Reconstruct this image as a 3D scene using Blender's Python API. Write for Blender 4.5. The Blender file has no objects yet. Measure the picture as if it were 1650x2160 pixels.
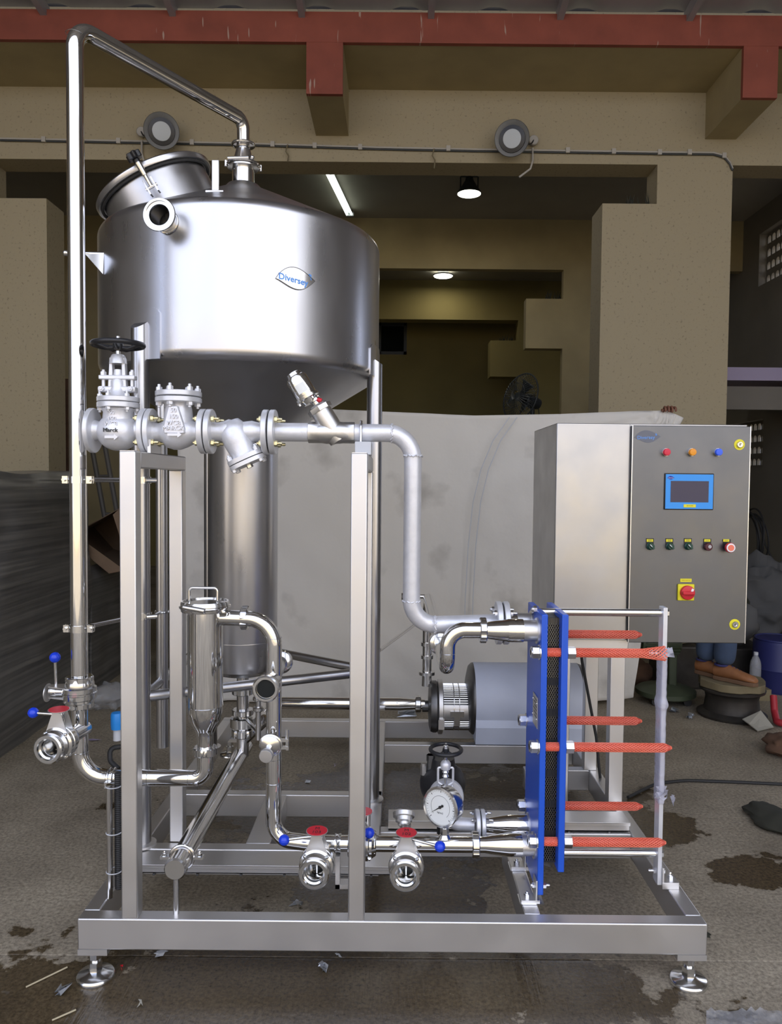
import bpy, bmesh, math, random
from mathutils import Vector, Matrix, noise
R = math.radians
PI = math.pi
rnd = random.Random(7)
S = bpy.context.scene
COL = S.collection

# ---------------------------------------------------------------- camera
F_PX, CX, CY, CAM_Z = 1630.0, 836.0, 1080.0, 1.54
PITCH, ROLL = R(2.3), 0.009
_f = Vector((0, math.cos(PITCH), -math.sin(PITCH)))
_u0 = Vector((0, math.sin(PITCH), math.cos(PITCH)))
_r = Vector((1, 0, 0)) * math.cos(ROLL) + _u0 * math.sin(ROLL)
_u = Vector((-1, 0, 0)) * math.sin(ROLL) + _u0 * math.cos(ROLL)
cam = bpy.data.cameras.new('camera')
cam_ob = bpy.data.objects.new('camera', cam)
COL.objects.link(cam_ob)
cam_ob.matrix_world = Matrix(((_r.x, _u.x, -_f.x, 0), (_r.y, _u.y, -_f.y, 0), (_r.z, _u.z, -_f.z, CAM_Z), (0, 0, 0, 1)))
cam.sensor_fit = 'VERTICAL'
cam.sensor_height = 36.0
cam.lens = 36.0 * F_PX / 2160.0
cam.shift_x = (825.0 - CX) / 2160.0
cam.clip_start = 0.05
cam.clip_end = 200
S.camera = cam_ob

# ---------------------------------------------------------------- world, sun, exposure
W = bpy.data.worlds.new('sky'); S.world = W; W.use_nodes = True
nt = W.node_tree; nt.nodes.clear()
wo = nt.nodes.new('ShaderNodeOutputWorld'); bg = nt.nodes.new('ShaderNodeBackground')
tc = nt.nodes.new('ShaderNodeTexCoord'); nz = nt.nodes.new('ShaderNodeTexNoise'); cr = nt.nodes.new('ShaderNodeValToRGB')
nz.inputs['Scale'].default_value = 1.6; nz.inputs['Detail'].default_value = 4
cr.color_ramp.elements[0].position = 0.35; cr.color_ramp.elements[0].color = (0.58, 0.68, 0.98, 1)
cr.color_ramp.elements[1].position = 0.65; cr.color_ramp.elements[1].color = (0.96, 0.97, 1.04, 1)
nt.links.new(tc.outputs['Generated'], nz.inputs['Vector']); nt.links.new(nz.outputs['Fac'], cr.inputs['Fac'])
nt.links.new(cr.outputs['Color'], bg.inputs['Color']); nt.links.new(bg.outputs['Background'], wo.inputs['Surface'])
bg.inputs['Strength'].default_value = 1.75
sun = bpy.data.lights.new('sun', 'SUN'); sun.energy = 7.5; sun.angle = R(1.0); sun.color = (1.0, 0.95, 0.86)
sun_ob = bpy.data.objects.new('sun', sun); COL.objects.link(sun_ob)
sun_ob.rotation_euler = Vector((0.18, -0.62, -1.0)).to_track_quat('-Z', 'Y').to_euler()
S.view_settings.view_transform = 'Standard'
S.view_settings.look = 'None'
S.view_settings.gamma = 1.0
S.view_settings.use_curve_mapping = False
S.view_settings.exposure = 0.45
S.cycles.max_bounces = 8
S.cycles.sample_clamp_indirect = 6.0

# ---------------------------------------------------------------- helpers
def V(*a): return Vector(a)
def ray(x, y): return _f + _r * ((x - CX) / F_PX) - _u * ((y - CY) / F_PX)
def P(x, y, d):
    """world point where the line of sight of pixel (x, y) meets the plane Y = d"""
    v = ray(x, y); return V(0, 0, CAM_Z) + v * (d / v.y)
def G(x, y, z=0.0):
    v = ray(x, y); return V(0, 0, CAM_Z) + v * ((z - CAM_Z) / v.z)
def PZ(x, y, d): return P(x, y, d).z
def PX(x, y, d): return P(x, y, d).x

ORG = {}
def thing(name, label, cat, loc=(0, 0, 0), rot=None, group=None, local=False):
    o = bpy.data.objects.new(name, None); COL.objects.link(o)
    o.empty_display_size = 0.05
    o.location = loc
    if rot is not None:
        o.rotation_mode = 'XYZ'; o.rotation_euler = rot
    o['label'] = label; o['category'] = cat
    if group: o['group'] = group
    ORG[o.name] = V(0, 0, 0) if local else Vector(loc)
    return o

def tag(o, label, cat, group=None, kind=None):
    o['label'] = label; o['category'] = cat
    if group: o['group'] = group
    if kind: o['kind'] = kind
    return o

def link(name, me, mat, parent=None, loc=None, rot=None):
    o = bpy.data.objects.new(name, me); COL.objects.link(o)
    if mat is not None and not me.materials: me.materials.append(M[mat] if isinstance(mat, str) else mat)
    ORG[o.name] = V(0, 0, 0)
    if parent is not None:
        o.parent = parent; ORG[o.name] = ORG[parent.name]
    if loc is not None:
        o.location = Vector(loc) - (ORG[parent.name] if parent is not None else V(0, 0, 0))
    if rot is not None:
        o.rotation_mode = 'QUATERNION'; o.rotation_quaternion = rot
    return o

def basis(ax):
    ax = Vector(ax).normalized()
    t = V(0, 0, 1) if abs(ax.z) < 0.9 else V(0, 1, 0)
    u = ax.cross(t).normalized(); v = ax.cross(u).normalized()
    return ax, u, v

class MB:
    def __init__(s): s.v = []; s.f = []
    def add(s, vs, fs):
        o = len(s.v); s.v += [Vector(p) for p in vs]; s.f += [[i + o for i in f] for f in fs]; return s
    def box(s, a, b, M4=None):
        x0, y0, z0 = a; x1, y1, z1 = b
        vs = [V(x, y, z) for z in (z0, z1) for y in (y0, y1) for x in (x0, x1)]
        if M4 is not None: vs = [M4 @ p for p in vs]
        return s.add(vs, [(0, 2, 3, 1), (4, 5, 7, 6), (0, 1, 5, 4), (2, 6, 7, 3), (0, 4, 6, 2), (1, 3, 7, 5)])
    def cbox(s, c, size, M3=None):
        h = Vector(size) / 2; c = Vector(c)
        vs = [V(x, y, z) for z in (-h.z, h.z) for y in (-h.y, h.y) for x in (-h.x, h.x)]
        vs = [c + (M3 @ p if M3 is not None else p) for p in vs]
        return s.add(vs, [(0, 2, 3, 1), (4, 5, 7, 6), (0, 1, 5, 4), (2, 6, 7, 3), (0, 4, 6, 2), (1, 3, 7, 5)])
    def lathe(s, prof, o=(0, 0, 0), ax=(0, 0, 1), n=32, cap=True):
        """prof: (radius, height) pairs along the axis"""
        o = Vector(o); ax, u, v = basis(ax); rings = []; vs = []; fs = []
        for r, h in prof:
            if r < 1e-6: rings.append([len(vs)]); vs.append(o + ax * h)
            else:
                rings.append(list(range(len(vs), len(vs) + n)))
                vs += [o + ax * h + (u * math.cos(2 * PI * i / n) + v * math.sin(2 * PI * i / n)) * r for i in range(n)]
        for a, b in zip(rings, rings[1:]):
            for i in range(n):
                j = (i + 1) % n
                if len(a) == 1 and len(b) == 1: continue
                if len(a) == 1: fs.append((a[0], b[j], b[i]))
                elif len(b) == 1: fs.append((a[i], a[j], b[0]))
                else: fs.append((a[i], a[j], b[j], b[i]))
        if cap:
            if len(rings[0]) > 1: fs.append(tuple(reversed(rings[0])))
            if len(rings[-1]) > 1: fs.append(tuple(rings[-1]))
        return s.add(vs, fs)
    def cyl(s, a, b, r, r2=None, n=24, cap=True):
        a = Vector(a); b = Vector(b)
        return s.lathe([(r, 0), (r if r2 is None else r2, (b - a).length)], a, b - a, n, cap)
    def hexa(s, a, b, r): return s.cyl(a, b, r, n=6)
    def ball(s, c, r, n=20, m=12, sc=(1, 1, 1)):
        k = len(s.v)
        s.lathe([(r * math.sin(PI * i / m), -r * math.cos(PI * i / m)) for i in range(m + 1)], (0, 0, 0), (0, 0, 1), n)
        for i in range(k, len(s.v)): p = s.v[i]; s.v[i] = V(p.x * sc[0], p.y * sc[1], p.z * sc[2]) + Vector(c)
        return s
    def tube(s, pts, r, n=16, cap=True, closed=False):
        pts = [Vector(p) for p in pts]; k = len(pts)
        rr = r if isinstance(r, (list, tuple)) else [r] * k
        def tan(i):
            if closed: return (pts[(i + 1) % k] - pts[i - 1]).normalized()
            a = pts[max(i - 1, 0)]; b = pts[min(i + 1, k - 1)]; return (b - a).normalized()
        t = tan(0); _, u, v = basis(t); vs = []; fs = []
        for i in range(k):
            t2 = tan(i); q = t.rotation_difference(t2); u = q @ u; v = q @ v; t = t2
            vs += [pts[i] + (u * math.cos(2 * PI * j / n) + v * math.sin(2 * PI * j / n)) * rr[i] for j in range(n)]
        for i in range(k if closed else k - 1):
            i2 = (i + 1) % k
            for j in range(n):
                j2 = (j + 1) % n; fs.append((i * n + j, i * n + j2, i2 * n + j2, i2 * n + j))
        if cap and not closed: fs += [tuple(reversed(range(n))), tuple(range((k - 1) * n, k * n))]
        return s.add(vs, fs)
    def pipe(s, pts, r, bend=0.07, n=24, cap=True, seg=10): return s.tube(fillet(pts, bend, seg), r, n, cap)
    def ring(s, c, ax, Rr, r, n=32, m=10):
        c = Vector(c); ax, u, v = basis(ax)
        return s.tube([c + (u * math.cos(2 * PI * i / n) + v * math.sin(2 * PI * i / n)) * Rr for i in range(n)], r, m, closed=True)
    def prism(s, poly, o, ux, uy, dv):
        o = Vector(o); ux = Vector(ux); uy = Vector(uy); dv = Vector(dv); n = len(poly)
        a = [o + ux * p[0] + uy * p[1] for p in poly]; b = [p + dv for p in a]
        return s.add(a + b, [tuple(reversed(range(n))), tuple(range(n, 2 * n))] + [(i, (i + 1) % n, (i + 1) % n + n, i + n) for i in range(n)])
    def slotnut(s, a, b, ro, ri, slots=6, n=48):
        """round union nut with spanner slots"""
        a = Vector(a); b = Vector(b); ax, u, v = basis(b - a); poly = []
        for i in range(n):
            t = 2 * PI * i / n; k = (i * slots / n) % 1.0
            r = ri if k < 0.22 else ro; poly.append((r * math.cos(t), r * math.sin(t)))
        L = (b - a).length; e = 0.12
        rings = [(0.0, 0.93), (e, 1.0), (1 - e, 1.0), (1.0, 0.93)]; vs = []; fs = []
        for h, k in rings: vs += [a + ax * (h * L) + (u * p[0] + v * p[1]) * k for p in poly]
        for q in range(3):
            for i in range(n): j = (i + 1) % n; fs.append((q * n + i, q * n + j, (q + 1) * n + j, (q + 1) * n + i))
        fs += [tuple(reversed(range(n))), tuple(range(3 * n, 4 * n))]
        return s.add(vs, fs)
    def mesh(s, name, off=None, angle=35, smooth=True):
        me = bpy.data.meshes.new(name)
        me.from_pydata([p - off for p in s.v] if off is not None else s.v, [], s.f)
        bm = bmesh.new(); bm.from_mesh(me); bmesh.ops.recalc_face_normals(bm, faces=bm.faces); bm.to_mesh(me); bm.free()
        if smooth:
            me.polygons.foreach_set('use_smooth', [True] * len(me.polygons)); me.set_sharp_from_angle(angle=R(angle))
        return me
    def build(s, name, mat, parent=None, bevel=0, angle=35, smooth=True, seg=2):
        off = ORG[parent.name] if parent is not None else None
        me = s.mesh(name, off, angle, smooth)
        o = link(name, me, mat, parent)
        if bevel:
            m = o.modifiers.new('edge', 'BEVEL'); m.width = bevel; m.segments = seg; m.limit_method = 'ANGLE'; m.angle_limit = R(50)
            m.harden_normals = False
        return o

def fillet(pts, bend, seg=10):
    pts = [Vector(p) for p in pts]; out = [pts[0]]
    for i in range(1, len(pts) - 1):
        p = pts[i]; a = (pts[i - 1] - p); b = (pts[i + 1] - p); la, lb = a.length, b.length; a.normalize(); b.normalize()
        ang = a.angle(b); bd = bend[i - 1] if isinstance(bend, (list, tuple)) else bend
        t = min(bd / math.tan(ang / 2), la * 0.499, lb * 0.499); rr = t * math.tan(ang / 2)
        c = p + (a + b).normalized() * (rr / math.sin(ang / 2)); s0 = p + a * t - c; s1 = p + b * t - c
        tot = s0.angle(s1); axis = s0.cross(s1).normalized()
        for k in range(seg + 1): out.append(c + Matrix.Rotation(tot * k / seg, 3, axis) @ s0)
    out.append(pts[-1]); return out

_shared = {}
def shared(key, fn):
    if key not in _shared: _shared[key] = fn()
    return _shared[key]
def zq(d): return V(0, 0, 1).rotation_difference(Vector(d).normalized())
def hexnut(parent, loc, d, r=0.009, h=0.009, stud=0.006, mat='zinc', name='nut'):
    """a nut with the stud end that sticks out of it, at loc along d"""
    def mk():
        m = MB(); m.hexa((0, 0, 0), (0, 0, h), r); m.lathe([(r * 0.8, h), (r * 0.75, h + h * 0.12)], n=12)
        if stud: m.lathe([(r * 0.5, h), (r * 0.5, h + stud), (r * 0.38, h + stud * 1.25)], n=10)
        return m.mesh('nut')
    me = shared(('nut', r, h, stud, mat), mk)
    return link(name, me, mat, parent, loc, zq(d))
def circle_pts(c, ax, rr, n, ph=0.0):
    c = Vector(c); ax, u, v = basis(ax)
    return [c + (u * math.cos(2 * PI * i / n + ph) + v * math.sin(2 * PI * i / n + ph)) * rr for i in range(n)]

def text_mesh(body, size, extrude=0.0006, align='CENTER', bold=0.0):
    cu = bpy.data.curves.new('lettering', 'FONT'); cu.body = body; cu.size = size; cu.extrude = extrude; cu.offset = bold
    cu.align_x = align; cu.align_y = 'CENTER'; cu.resolution_u = 3
    ob = bpy.data.objects.new('lettering', cu); COL.objects.link(ob)
    dg = bpy.context.evaluated_depsgraph_get(); me = bpy.data.meshes.new_from_object(ob.evaluated_get(dg))
    bpy.data.objects.remove(ob); bpy.data.curves.remove(cu); me.materials.clear(); return me
def lettering(body, size, mat, parent, loc, ux, uy, extrude=0.0006, name='lettering', bold=0.0):
    """flat lettering: ux is the reading direction, uy is up"""
    me = text_mesh(body, size, extrude, bold=bold); ux = Vector(ux).normalized(); uy = Vector(uy).normalized(); uz = ux.cross(uy)
    rot = Matrix((ux, uy, uz)).transposed(); me.transform(rot.to_4x4())
    return link(name, me, mat, parent, loc)

# ---------------------------------------------------------------- materials
M = {}
def mat(name, col, rough=0.5, metal=0.0, **k):
    m = bpy.data.materials.new(name); m.use_nodes = True; t = m.node_tree; b = t.nodes['Principled BSDF']
    b.inputs['Base Color'].default_value = (*col, 1); b.inputs['Roughness'].default_value = rough; b.inputs['Metallic'].default_value = metal
    for key, val in k.items():
        if key in ('bump', 'bscale', 'bdetail', 'vary', 'vscale', 'rvary', 'stretch', 'col2', 'bdist', 'ramp'): continue
        b.inputs[key].default_value = val
    need = any(q in k for q in ('bump', 'vary', 'rvary'))
    if need:
        tcn = t.nodes.new('ShaderNodeTexCoord'); mp = t.nodes.new('ShaderNodeMapping'); mp.inputs['Scale'].default_value = k.get('stretch', (1, 1, 1))
        t.links.new(tcn.outputs['Object'], mp.inputs['Vector'])
        def nse(sc, det=4):
            n = t.nodes.new('ShaderNodeTexNoise'); n.inputs['Scale'].default_value = sc; n.inputs['Detail'].default_value = det
            t.links.new(mp.outputs['Vector'], n.inputs['Vector']); return n
        if 'bump' in k:
            n = nse(k.get('bscale', 40), k.get('bdetail', 4)); bp = t.nodes.new('ShaderNodeBump'); bp.inputs['Strength'].default_value = k['bump']
            bp.inputs['Distance'].default_value = k.get('bdist', 0.002)
            t.links.new(n.outputs['Fac'], bp.inputs['Height']); t.links.new(bp.outputs['Normal'], b.inputs['Normal'])
        if 'vary' in k:
            n = nse(k.get('vscale', 6)); rp = t.nodes.new('ShaderNodeValToRGB'); lo, hi = k.get('ramp', (0.3, 0.7))
            c2 = k.get('col2', tuple(c * (1 - k['vary']) for c in col))
            rp.color_ramp.elements[0].position = lo; rp.color_ramp.elements[0].color = (*c2, 1)
            rp.color_ramp.elements[1].position = hi; rp.color_ramp.elements[1].color = (*col, 1)
            t.links.new(n.outputs['Fac'], rp.inputs['Fac']); t.links.new(rp.outputs['Color'], b.inputs['Base Color'])
        if 'rvary' in k:
            n = nse(k.get('vscale', 6) * 1.7); mr = t.nodes.new('ShaderNodeMapRange'); mr.inputs['From Min'].default_value = 0.3; mr.inputs['From Max'].default_value = 0.7
            mr.inputs['To Min'].default_value = max(0.02, rough - k['rvary']); mr.inputs['To Max'].default_value = rough + k['rvary']
            t.links.new(n.outputs['Fac'], mr.inputs['Value']); t.links.new(mr.outputs['Result'], b.inputs['Roughness'])
    M[name] = m; return m

mat('steel_tank', (0.60, 0.60, 0.62), 0.30, 1.0, rvary=0.05, vscale=5, stretch=(1, 1, 0.3))
mat('steel_cone', (0.52, 0.52, 0.53), 0.34, 1.0, rvary=0.05, vscale=8)
mat('steel_polished', (0.78, 0.77, 0.75), 0.07, 1.0)
mat('steel_pipe', (0.70, 0.69, 0.68), 0.13, 1.0)
mat('steel_satin', (0.72, 0.71, 0.70), 0.43, 1.0, rvary=0.05, vscale=3)
mat('steel_leg', (0.52, 0.52, 0.53), 0.28, 1.0)
mat('steel_machined', (0.74, 0.74, 0.73), 0.17, 1.0)
mat('steel_cast', (0.66, 0.65, 0.63), 0.38, 1.0, bump=0.15, bscale=220, bdist=0.001)
mat('steel_door', (0.17, 0.174, 0.18), 0.38, 1.0, rvary=0.05, vscale=5, vary=0.08)
mat('steel_cabinet', (0.50, 0.50, 0.50), 0.36, 1.0, rvary=0.06, vscale=5, vary=0.10)
mat('silver_paint', (0.78, 0.79, 0.83), 0.40, 0.45, bump=0.35, bscale=160, bdist=0.0012, vary=0.12, vscale=30)
mat('silver_smooth', (0.76, 0.77, 0.80), 0.38, 0.45, vary=0.10, vscale=25)
mat('zinc', (0.80, 0.81, 0.84), 0.24, 1.0)
mat('zinc_yellow', (0.74, 0.68, 0.42), 0.28, 1.0)
mat('bore_shade', (0.03, 0.03, 0.035), 0.3, 0.3)  # near-black colour carries the shade inside the steel nozzle
mat('gasket', (0.03, 0.03, 0.03), 0.7)
mat('black_plastic', (0.012, 0.012, 0.013), 0.35)
mat('black_paint', (0.015, 0.015, 0.017), 0.42, bump=0.1, bscale=60)
mat('black_rubber', (0.02, 0.02, 0.02), 0.6)
mat('blue_paint', (0.016, 0.09, 0.54), 0.32, bump=0.06, bscale=120, bdist=0.001)
mat('blue_ball', (0.01, 0.05, 0.62), 0.22)
mat('red_tag', (0.55, 0.012, 0.03), 0.35)
mat('red_plastic', (0.60, 0.015, 0.03), 0.35)
mat('red_film', (0.58, 0.085, 0.055), 0.4)
mat('red_net', (0.86, 0.20, 0.12), 0.42)
mat('plate_steel', (0.34, 0.33, 0.31), 0.35, 1.0)
mat('plate_gasket', (0.025, 0.025, 0.025), 0.55)
mat('motor_grey', (0.58, 0.63, 0.75), 0.45, vary=0.06, vscale=9)
mat('dark_steel', (0.20, 0.20, 0.20), 0.42, 1.0)
mat('yellow_label', (0.78, 0.70, 0.02), 0.45)
mat('ink', (0.02, 0.02, 0.02), 0.6)
mat('screen_frame', (0.03, 0.30, 0.80), 0.4)
mat('screen_dark', (0.022, 0.026, 0.075), 0.15)
mat('logo_blue', (0.10, 0.32, 0.80), 0.4)
mat('logo_navy', (0.01, 0.02, 0.30), 0.4)
mat('white_ink', (0.85, 0.85, 0.85), 0.5)
mat('logo_plate_dark', (0.12, 0.13, 0.16), 0.35)
mat('lens_red', (0.65, 0.012, 0.05), 0.25)
mat('lens_amber', (0.80, 0.30, 0.01), 0.25)
mat('lens_blue', (0.03, 0.12, 0.80), 0.25)
mat('switch_green', (0.005, 0.05, 0.035), 0.35)
mat('buzzer_maroon', (0.06, 0.004, 0.012), 0.35)
mat('dial_white', (0.78, 0.80, 0.78), 0.5)
mat('glass_dark', (0.01, 0.012, 0.012), 0.05)
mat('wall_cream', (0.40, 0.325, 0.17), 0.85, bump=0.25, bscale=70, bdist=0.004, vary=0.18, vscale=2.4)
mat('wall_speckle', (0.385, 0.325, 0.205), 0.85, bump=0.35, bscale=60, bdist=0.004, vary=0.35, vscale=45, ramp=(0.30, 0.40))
mat('wall_dim', (0.26, 0.21, 0.075), 0.85, vary=0.15, vscale=1.5)  # darker wall colour with the dimness of the hall's far end painted in
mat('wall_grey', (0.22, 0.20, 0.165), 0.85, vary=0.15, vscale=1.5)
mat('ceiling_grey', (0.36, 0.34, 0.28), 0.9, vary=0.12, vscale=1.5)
mat('fascia_red', (0.30, 0.075, 0.045), 0.75, vary=0.25, vscale=5, bump=0.15, bscale=30)
mat('concrete_raw', (0.30, 0.26, 0.19), 0.9, bump=0.4, bscale=60, vary=0.25, vscale=8)
mat('roof_sheet', (0.40, 0.40, 0.43), 0.5, 0.4, vary=0.2, vscale=3)
mat('lavender', (0.42, 0.36, 0.50), 0.6)
mat('cloth', (0.52, 0.50, 0.45), 0.9)
mat('skin', (0.20, 0.085, 0.05), 0.55)
mat('denim', (0.055, 0.085, 0.15), 0.9, bump=0.3, bscale=300, vary=0.25, vscale=14)
mat('shirt', (0.16, 0.16, 0.17), 0.9)
mat('hair', (0.012, 0.01, 0.008), 0.7)
mat('leather_tan', (0.33, 0.14, 0.055), 0.55, bump=0.2, bscale=60, vary=0.3, vscale=20)
mat('sole', (0.16, 0.09, 0.05), 0.8)
mat('lace_navy', (0.03, 0.03, 0.12), 0.8)
mat('wood_board', (0.22, 0.18, 0.10), 0.85, bump=0.3, bscale=30, vary=0.3, vscale=9)
mat('rusty_steel', (0.075, 0.068, 0.06), 0.5, 0.6, vary=0.4, vscale=10, bump=0.2, bscale=40)
mat('machine_green', (0.05, 0.065, 0.035), 0.55, vary=0.25, vscale=9)
mat('dark_fabric', (0.10, 0.10, 0.10), 0.9, bump=0.4, bscale=30)
mat('drum_blue', (0.02, 0.025, 0.12), 0.5)
mat('paper', (0.35, 0.33, 0.27), 0.8)
mat('pipe_red', (0.40, 0.025, 0.035), 0.5)
mat('cardboard', (0.21, 0.145, 0.095), 0.9, bump=0.15, bscale=25, vary=0.15, vscale=6)
mat('ladder_shaded', (0.09, 0.08, 0.065), 0.6)  # aluminium ladder, shade of its dark corner put into the colour
mat('brown_rag', (0.13, 0.07, 0.04), 0.95, bump=0.6, bscale=18, vary=0.4, vscale=9)
mat('foil', (0.55, 0.58, 0.62), 0.3, 0.8)
mat('straw', (0.52, 0.45, 0.30), 0.8)
mat('rag_white', (0.55, 0.57, 0.60), 0.7)
mat('hose_blue', (0.02, 0.25, 0.70), 0.4)
mat('fan_dark', (0.035, 0.04, 0.04), 0.45)
mat('dish_grey', (0.38, 0.38, 0.365), 0.45, 0.3)
mat('dish_white', (0.55, 0.58, 0.58), 0.5)
mat('clip_pale', (0.45, 0.42, 0.36), 0.6)
mat('moss', (0.03, 0.03, 0.02), 0.9)
mat('asphalt', (0.30, 0.28, 0.25), 0.9, vary=0.2, vscale=0.8)
mat('facade', (0.68, 0.56, 0.37), 0.85, vary=0.12, vscale=0.6)

def scratches(name, sc, thr, col):
    t = M[name].node_tree; b = t.nodes['Principled BSDF']; src = b.inputs['Base Color'].links[0].from_socket; N = t.nodes.new
    tcn = N('ShaderNodeTexCoord'); mp = N('ShaderNodeMapping'); mp.inputs['Scale'].default_value = sc; t.links.new(tcn.outputs['Object'], mp.inputs['Vector'])
    n = N('ShaderNodeTexNoise'); n.inputs['Scale'].default_value = 1.0; n.inputs['Detail'].default_value = 2; t.links.new(mp.outputs['Vector'], n.inputs['Vector'])
    r = N('ShaderNodeValToRGB'); r.color_ramp.elements[0].position = thr; r.color_ramp.elements[1].position = thr + .03; t.links.new(n.outputs['Fac'], r.inputs['Fac'])
    x = N('ShaderNodeMix'); x.data_type = 'RGBA'; t.links.new(r.outputs['Color'], x.inputs[0]); t.links.new(src, x.inputs[6]); x.inputs[7].default_value = (*col, 1); t.links.new(x.outputs[2], b.inputs['Base Color'])
scratches('fascia_red', (26, 1, 3.5), 0.70, (0.42, 0.30, 0.24))
def emitter(name, col, st):
    m = bpy.data.materials.new(name); m.use_nodes = True; t = m.node_tree; b = t.nodes['Principled BSDF']
    b.inputs['Base Color'].default_value = (*col, 1); b.inputs['Emission Color'].default_value = (*col, 1); b.inputs['Emission Strength'].default_value = st
    M[name] = m
emitter('lamp_glow', (1.0, 0.98, 0.86), 4.0)
emitter('tube_glow', (0.92, 1.0, 0.90), 2.5)

def film(name, col, rough, alpha, bump=0.5, sc=(1, 1, 8)):
    m = mat(name, col, rough, 0.0, bump=bump, bscale=30, bdist=0.006, stretch=sc); m.node_tree.nodes['Principled BSDF'].inputs['Alpha'].default_value = alpha
    return m
film('film_clear', (0.60, 0.60, 0.68), 0.22, 0.55, 0.8, (1, 1, 2))
film('bag_clear', (0.55, 0.56, 0.58), 0.2, 0.38, 0.8, (1, 1, 1))

def floor_material():
    m = bpy.data.materials.new('concrete_floor'); m.use_nodes = True; t = m.node_tree; L = t.links; b = t.nodes['Principled BSDF']
    N = t.nodes.new; tcn = N('ShaderNodeTexCoord')
    def noi(sc, det=6, vec=None, rough=0.6):
        n = N('ShaderNodeTexNoise'); n.inputs['Scale'].default_value = sc; n.inputs['Detail'].default_value = det; n.inputs['Roughness'].default_value = rough
        L.new(vec or tcn.outputs['Object'], n.inputs['Vector']); return n.outputs['Fac']
    def ramp(fac, p0, c0, p1, c1):
        r = N('ShaderNodeValToRGB'); e = r.color_ramp.elements; e[0].position = p0; e[0].color = (*c0, 1); e[1].position = p1; e[1].color = (*c1, 1); L.new(fac, r.inputs['Fac']); return r.outputs['Color']
    def mth(op, a, c=None):
        q = N('ShaderNodeMath'); q.operation = op
        for i, x in enumerate((a, c)):
            if x is None: continue
            if isinstance(x, (int, float)): q.inputs[i].default_value = x
            else: L.new(x, q.inputs[i])
        return q.outputs[0]
    sx = N('ShaderNodeSeparateXYZ'); L.new(tcn.outputs['Object'], sx.inputs[0]); X, Y = sx.outputs[0], sx.outputs[1]
    base = ramp(noi(1.3), 0.34, (0.195, 0.165, 0.12), 0.66, (0.40, 0.35, 0.265))
    fine = ramp(noi(75, 10, None, .75), 0.36, (0.42, 0.40, 0.38), 0.60, (1.08, 1.06, 1.02))
    mx = N('ShaderNodeMix'); mx.data_type = 'RGBA'; mx.blend_type = 'MULTIPLY'; mx.inputs[0].default_value = 1.0; L.new(base, mx.inputs[6]); L.new(fine, mx.inputs[7])
    # wet patches: a pool under and in front of the skid, and smaller splashes to the side
    wn = mth('SUBTRACT', noi(2.6, 7), 0.5); wob = mth('ADD', mth('MULTIPLY', wn, 2.1), mth('MULTIPLY', mth('SUBTRACT', noi(13, 7), 0.5), 1.1))
    def blob(cx, cy, rx, ry):
        a = mth('POWER', mth('DIVIDE', mth('SUBTRACT', X, cx), rx), 2.0); c = mth('POWER', mth('DIVIDE', mth('SUBTRACT', Y, cy), ry), 2.0)
        d = mth('ADD', mth('SQRT', mth('ADD', a, c)), wob); r = N('ShaderNodeMapRange'); L.new(d, r.inputs['Value'])
        r.inputs['From Min'].default_value = 0.93; r.inputs['From Max'].default_value = 1.0; r.inputs['To Min'].default_value = 1.0; r.inputs['To Max'].default_value = 0.0
        return r.outputs['Result']
    blobs = [blob(-0.35, 2.18, 1.25, 0.42), blob(0.0, 2.75, 0.34, 0.75), blob(0.1, 3.6, 1.1, 0.5), blob(1.55, 2.55, 0.16, 0.09), blob(1.42, 3.0, 0.2, 0.16), blob(1.5, 2.2, 0.14, 0.12), blob(1.15, 3.45, 0.22, 0.2), blob(1.65, 1.95, 0.3, 0.1), blob(1.3, 2.1, 0.2, 0.08)]
    wet = blobs[0]
    for q in blobs[1:]: wet = mth('MAXIMUM', wet, q)
    mw = N('ShaderNodeMix'); mw.data_type = 'RGBA'; mw.blend_type = 'MULTIPLY'; L.new(wet, mw.inputs[0]); L.new(mx.outputs[2], mw.inputs[6]); mw.inputs[7].default_value = (0.31, 0.265, 0.20, 1)
    # pale paint and cement spots
    sp = ramp(noi(9.0, 3), 0.70, (0, 0, 0), 0.76, (1, 1, 1)); ms = N('ShaderNodeMix'); ms.data_type = 'RGBA'
    L.new(mth('MULTIPLY', sp, 0.22), ms.inputs[0]); L.new(mw.outputs[2], ms.inputs[6]); ms.inputs[7].default_value = (0.33, 0.32, 0.30, 1)
    L.new(ms.outputs[2], b.inputs['Base Color'])
    rr = N('ShaderNodeMapRange'); L.new(wet, rr.inputs['Value']); rr.inputs['To Min'].default_value = 0.72; rr.inputs['To Max'].default_value = 0.20
    rn = mth('ADD', rr.outputs['Result'], mth('MULTIPLY', mth('SUBTRACT', noi(14, 5), 0.5), 0.35)); L.new(rn, b.inputs['Roughness'])
    # broom strokes on the apron in front, grain everywhere
    mp = N('ShaderNodeMapping'); mp.inputs['Scale'].default_value = (90, 5, 1); mp.inputs['Rotation'].default_value = (0, 0, R(14)); L.new(tcn.outputs['Object'], mp.inputs['Vector'])
    br = noi(1.0, 3, mp.outputs['Vector']); front = N('ShaderNodeMapRange'); L.new(Y, front.inputs['Value'])
    front.inputs['From Min'].default_value = 2.42; front.inputs['From Max'].default_value = 2.44; front.inputs['To Min'].default_value = 1.0; front.inputs['To Max'].default_value = 0.0
    h = mth('ADD', mth('MULTIPLY', mth('MULTIPLY', br, front.outputs['Result']), 0.8), mth('MULTIPLY', noi(60, 8), 0.5)); h = mth('ADD', h, mth('MULTIPLY', noi(6, 4), 1.2))
    bp = N('ShaderNodeBump'); bp.inputs['Strength'].default_value = 0.55; bp.inputs['Distance'].default_value = 0.006; L.new(h, bp.inputs['Height']); L.new(bp.outputs['Normal'], b.inputs['Normal'])
    M['concrete_floor'] = m
floor_material()

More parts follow.
